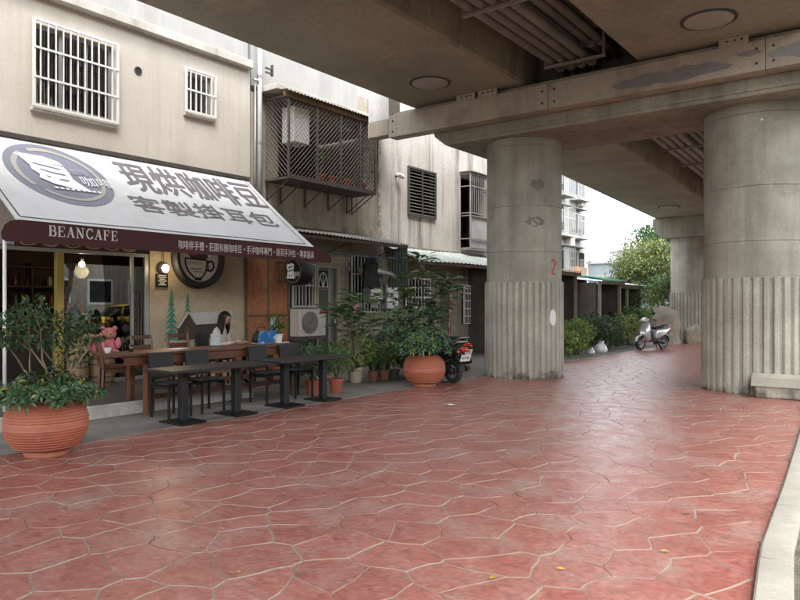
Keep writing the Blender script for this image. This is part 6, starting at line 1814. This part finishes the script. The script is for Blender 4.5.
# rocks
def rock(x, y, sx, sy, sz, seed, label, rz=0.0):
    r = random.Random(seed); bm = bmesh.new(); bmesh.ops.create_icosphere(bm, subdivisions=4, radius=1)
    off = Vector((seed * 3.1, seed * 1.7, 0))
    for v in bm.verts:
        d = v.co.normalized()
        k = 1 + .28 * mnoise.noise(d * 1.3 + off) + .12 * mnoise.noise(d * 3.1 + off) + .05 * mnoise.noise(d * 8 + off)
        c = max(abs(d.x), abs(d.y), abs(d.z)); k *= (.72 + .28 / (c * 1.25))
        v.co = Vector((d.x * k * sx, d.y * k * sy, max(-.25, d.z * k) * sz))
    me = bpy.data.meshes.new('rock'); bm.to_mesh(me); bm.free(); me.materials.append(MT['rock'])
    me.polygons.foreach_set('use_smooth', [True] * len(me.polygons)); me.set_sharp_from_angle(angle=R(35))
    o = obj('garden_rock', me, None, (x, y, .2 * sz), (0, 0, rz)); return tag(o, label, 'rock', 'garden rocks by the silver scooter')
rock(-8.15, 25.5, .45, .5, .55, 4, 'low rounded rock left of the silver scooter')
rock(-7.75, 27.2, .6, .62, 1.15, 9, 'tallest pointed rock standing behind the silver scooter', .6)
rock(-6.85, 27.9, .38, .42, .62, 14, 'squat brown rock between the tall rock and pale pillar')

# ---------------------------------------------------------------- far houses and trees
def far_house(name, label, x0, x1, y0, y1, h, m, wins=(), extra=None):
    t = thing(name, label, 'building', (x1, (y0 + y1) / 2, 0))
    L = (y1 - y0) / 2; W = x0 - x1
    MB().box(W, 0, -L, L, 0, h).build('wall', m, t)
    MB().box(W - .1, .12, -L - .1, L + .1, h + .001, h + .2).build('roof', MT['far_white'], t)
    for face, a, z, w, hh in wins:
        f = (frame(MB(), a - w / 2, a + w / 2, z, z + hh, .06, .002, .06) if face == 'x' else MB().box(a - w / 2, a + w / 2, -L - .05, -L - .002, z, z + hh)).build('window', MT['alu'], t)
        if face == 'x': MB().box(.004, .02, a - w / 2 + .06, a + w / 2 - .06, z + .06, z + hh - .06).build('pane', MT['dark_pane'], f)
        else: MB().box(a - w / 2 + .06, a + w / 2 - .06, -L - .06, -L - .051, z + .06, z + hh - .06).build('pane', MT['dark_pane'], f)
    return t
wins = []
for fl_ in range(4):
    for a in (-5.5, -3.2, -.8, 1.6, 3.6, 5.6, 6.9):
        wins.append(('x', a, 3.6 + fl_ * 2.5, 1.15, 1.35))
ap = far_house('apartment_block', 'pale tiled apartment block with barred balconies rising beyond the pillar', -27, -18, 30, 44.6, 11.2, MT['far_white'], wins)
for fl_ in range(3):
    for a in (-3.2, .2, 3.4, 5.9):
        z = 3.3 + fl_ * 2.5 + (.3 if a == .2 else 0)
        b_ = MB().box(.01, .75, a - .9, a + .9, z - .1, z).build('balcony', MT['far_white'], ap)
        for k in range(10): MB().box(.70, .73, a - .88 + k * .19, a - .85 + k * .19, z, z + (1.0 if a != 3.4 else 1.7)).build('bar', MT['alu'], b_)
        MB().box(.69, .74, a - .9, a + .9, z + 1.0, z + 1.05).build('rail', MT['alu'], b_)
        MB().box(.01, .55, a - .9, a + .9, z + 1.85, z + 1.9).build('rain_hood', MT['roof_dark'], b_)
for a, z in ((4.6, 5.2), (1.5, 7.6), (6.5, 7.9)):
    MB().box(.02, .4, a - .4, a + .4, z, z + .55, bev=.03).build('air_conditioner', MT['ac_white'], ap)
MB().box(.02, .5, 5.0, 6.7, 3.1, 3.9).build('orange_panel', MT['far_orange'], ap)
MB().box(.02, .8, 3.6, 7.2, 2.1, 2.2).build('green_hood', MT['roof_green'], ap)
bl = far_house('blue_house', 'small blue grey metal house past the apartment block', -20, -16.5, 50.5, 56, 4.5, MT['far_blue'], [('x', -1, 1.8, 1, 1), ('x', 1, 1.8, 1, 1), ('y', 1.5, 1.5, 1, 1)])
tl_ = far_house('teal_house', 'low white house with teal front between apartment and blue house', -18.5, -15.6, 46.9, 50.2, 3.3, MT['far_teal'], [('x', 0, 1.2, 1.4, 1.1)])
far_house('white_house', 'plain white house far behind the pale green tree', -24, -17, 66, 80, 6.5, MT['far_white'], [('x', -3, 2, 1.2, 1.2), ('x', 1, 2, 1.2, 1.2), ('y', 2, 2, 1.2, 1.2)])

def tree(name, label, x, y, h, crown, lm, seed, k=60, n=90, L=.22, cr_=.6, trunk=.16, grp='trees at the end of the street'):
    r = random.Random(seed); t = thing(name, label, 'tree', (x, y, 0), 0, grp)
    tb_ = MB(); tips = []
    branch(tb_, r, Vector((0, 0, -.1)), Vector((r.uniform(-.1, .1), r.uniform(-.1, .1), 1)), h * .45, trunk, 3, tips, .75, 7)
    tb_.build('trunk', MT['bark'], t, True)
    mb = MB()
    clumps(mb, r, k, n, (0, 0, crown[2]), (crown[0], crown[0], crown[1]), cr_, L)
    for p, d in tips: cloud(mb, r, n // 3, p, (cr_ * .7,) * 3, L)
    mb.build('crown', lm, t); return t
tree('leafy_tree', 'pale yellow green bushy tree beyond the tin roofs', -12.2, 40.5, 4.2, (2.15, 1.6, 3.5), MT['leaf_pale'], 201, 150, 110, .19, .5)
tree('leafy_tree', 'tall dark green tree spreading behind the pale bushy tree', -13.2, 50, 6.5, (3.3, 1.5, 5.4), MT['leaf_tree'], 202, 100, 110, .27, .75)
tree('leafy_tree', 'slim dark tree standing left of the far pillar', -10.4, 45, 5.6, (1.4, 1.3, 4.6), MT['leaf_tree'], 203, 46, 90, .22, .55)
tree('leafy_tree', 'mid green tree filling the gap behind the creeper', -9.8, 37.5, 3.0, (1.5, 1.2, 1.9), MT['leaf_mid'], 204, 70, 90, .16, .45)
r1 = random.Random(210)
mb = MB()
for k in range(90):
    x = r1.uniform(-24, 6); y = 56 + r1.uniform(0, 5) - .35 * (x + 10); cloud(mb, r1, 60, (x, y, r1.uniform(.3, 2.6)), (1.1, 1.1, .9), .32)
o = mb.build('far_greenery', MT['leaf_tree']); o['kind'] = 'stuff'; tag(o, 'dark green thicket closing the far end of the street', 'greenery')

# ================================================================== small litter on the paving
lf = MB(); vs = []
for i in range(7):
    t_ = i / 6; w = .5 * math.sin(PI * min(1, t_ * .95 + .03)); vs += [(t_ - .5, -w * .6, .08 * w), (t_ - .5, 0, .04 * math.sin(t_ * 4)), (t_ - .5, w * .6, .1 * w)]
lfm = lf.add(vs, [(3 * i + j, 3 * i + j + 1, 3 * i + j + 4, 3 * i + j + 3) for i in range(6) for j in range(2)]).mesh('fallen_leaf', MT['leaf_fall'], True)
r1 = random.Random(77)
spots = [(-1.9, 3.4), (-1.65, 3.75), (-2.6, 5.1), (-1.35, 5.3), (-3.3, 4.2), (-3.1, 2.6), (-2.3, 6.5), (-4.6, 4.9), (-3.4, 7.2), (-1.25, 4.4), (-5.3, 5.0), (-1.6, 6.8), (-4.4, 3.2), (-2.9, 8.4), (-5.6, 8.2)]
for x, y in spots:
    tag(obj('fallen_leaf', lfm, None, (x, y, .016), (r1.uniform(-.1, .1), r1.uniform(-.1, .1), r1.uniform(0, 6)), r1.uniform(.03, .06)), 'small yellow fallen leaf lying on the red paving', 'leaf', 'fallen leaves on the paving')
tag(MB().add([(-.06, -.04, 0), (.05, -.05, .012), (.07, .03, .004), (-.04, .05, .015)], [(0, 1, 2, 3)]).build('paper_scrap', MT['plate_white'], None, loc=(-5.6, 8.75, .016)), 'white paper scrap lying on the red paving', 'paper')

# ================================================================== ACROSS THE ROAD (seen mirrored in the shop window)
def car(loc, rz, paint, label, taxi=False):
    t = thing('parked_car', label, 'car', loc, rz, 'cars on the far side of the road')
    def R_(x, zc, hw, hh, e=3.4): return sring(x, 0, zc, hw, hh, 'x', 20, e)
    MB().loft([R_(-2.2, .58, .60, .16), R_(-2.12, .60, .78, .26), R_(-1.4, .62, .86, .34), R_(0, .60, .88, .34), R_(1.3, .58, .86, .31), R_(2.0, .54, .78, .24), R_(2.2, .52, .62, .15)]).build('body', paint, t, 40)
    cab_ = [(-1.95, .93, .60, .05), (-1.45, 1.13, .68, .24), (-.7, 1.19, .71, .30), (.1, 1.19, .71, .29), (.55, 1.1, .69, .2), (1.15, .92, .62, .05)]
    MB().loft([R_(x, z, a, b, 3) for x, z, a, b in cab_]).build('window_band', MT['dark_pane'], t, 40)
    MB().loft([R_(x, z, a, b, 3) for x, z, a, b in ((-1.5, 1.37, .58, .02), (-.7, 1.46, .66, .04), (.1, 1.45, .66, .04), (.5, 1.32, .6, .015))]).build('roof', paint, t, 40)
    for x in (-1.5, -.35, .62):
        for s in (-1, 1): MB().tube([(x, s * .80, .9), (x + (.2 if x < -1 else -.15 if x > .5 else 0), s * .66, 1.42)], .035, 6).build('pillar_trim', paint, t)
    for x in (-1.32, 1.32):
        for s in (-1, 1):
            ty = MB().lathe([(.2, -.09), (.31, -.1), (.325, 0), (.31, .1), (.2, .09)], 28, Matrix.Translation((x, s * .80, .325)) @ Matrix.Rotation(R(90), 4, 'X'), caps=False).build('tyre', MT['black_rub'], t, 50)
            MB().lathe([(.2, -.07), (.2, .07)], 24, Matrix.Translation((x, s * .80, .325)) @ Matrix.Rotation(R(90), 4, 'X')).build('rim', MT['steel'], ty)
    for s in (-1, 1):
        MB().ball((2.08, s * .58, .62), (.1, .16, .07), 10, 6).build('headlight', MT['headlamp'], t, True)
        MB().ball((-2.12, s * .62, .72), (.08, .12, .08), 10, 6).build('tail_light', MT['red_lens'], t, True)
    if taxi: MB().box(-.4, -.1, -.25, .25, 1.5, 1.62, bev=.02).build('roof_sign', MT['plate_white'], t)
    return t
car((9.0, 15.4, 0), R(92), MT['silver'], 'silver car parked across the road, mirrored in the shop window')
car((9.2, 20.2, 0), R(90), mat('taxi_yellow', (.55, .33, .02), (.5, .3, .02), rough=.3, coat=.4, coord='obj'), 'yellow taxi parked across the road, mirrored in the shop window', True)
ob_ = far_house('row_house', 'grey brown row of flats across the road, mirrored in the shop window', 34, 24, -30, 48, 11, MT['grey_wall'], [])
for k in range(24):
    for fl_ in range(3):
        MB().box(-.03, -.001, -36.15 + k * 3.1, -34.25 + k * 3.1, 1.45 + fl_ * 3.1, 3.25 + fl_ * 3.1).build('window_surround', MT['white_paint'], ob_)
        f = MB().box(-.05 + 10 * 0, -.002, -36 + k * 3.1, -34.4 + k * 3.1, 1.6 + fl_ * 3.1, 3.1 + fl_ * 3.1).build('window', MT['dark_pane'], ob_)
ob_.rotation_euler = (0, 0, 0)
for i, (x, y, h) in enumerate(((14.5, -6, 7), (15.5, 3, 7.5), (14.5, 11, 7), (15.2, 19, 8), (14.8, 28, 7.5))):
    tree('street_tree', ('dark street tree across the road at the row end away from the cars', 'second dark street tree across the road from the row end without cars', 'dark street tree across the road just before the silver car', 'dark street tree across the road behind the yellow taxi', 'dark street tree across the road well past the yellow taxi')[i], x, y, h, (2.6, 2.0, h * .72), MT['leaf_tree'], 300 + i, 34, 80, .34, .9, .2, 'street trees across the road')
rail = thing('white_railing', 'white railing along the far pavement, mirrored in the shop window', 'railing', (12.2, 10, 0))
for k in range(25): MB().box(-.03, .03, -12 + k - .03, -12 + k + .03, 0, 1.0).build('post', MT['white_paint'], rail)
for z in (.45, .95): MB().box(-.02, .02, -12, 12, z, z + .06).build('rail', MT['white_paint'], rail)
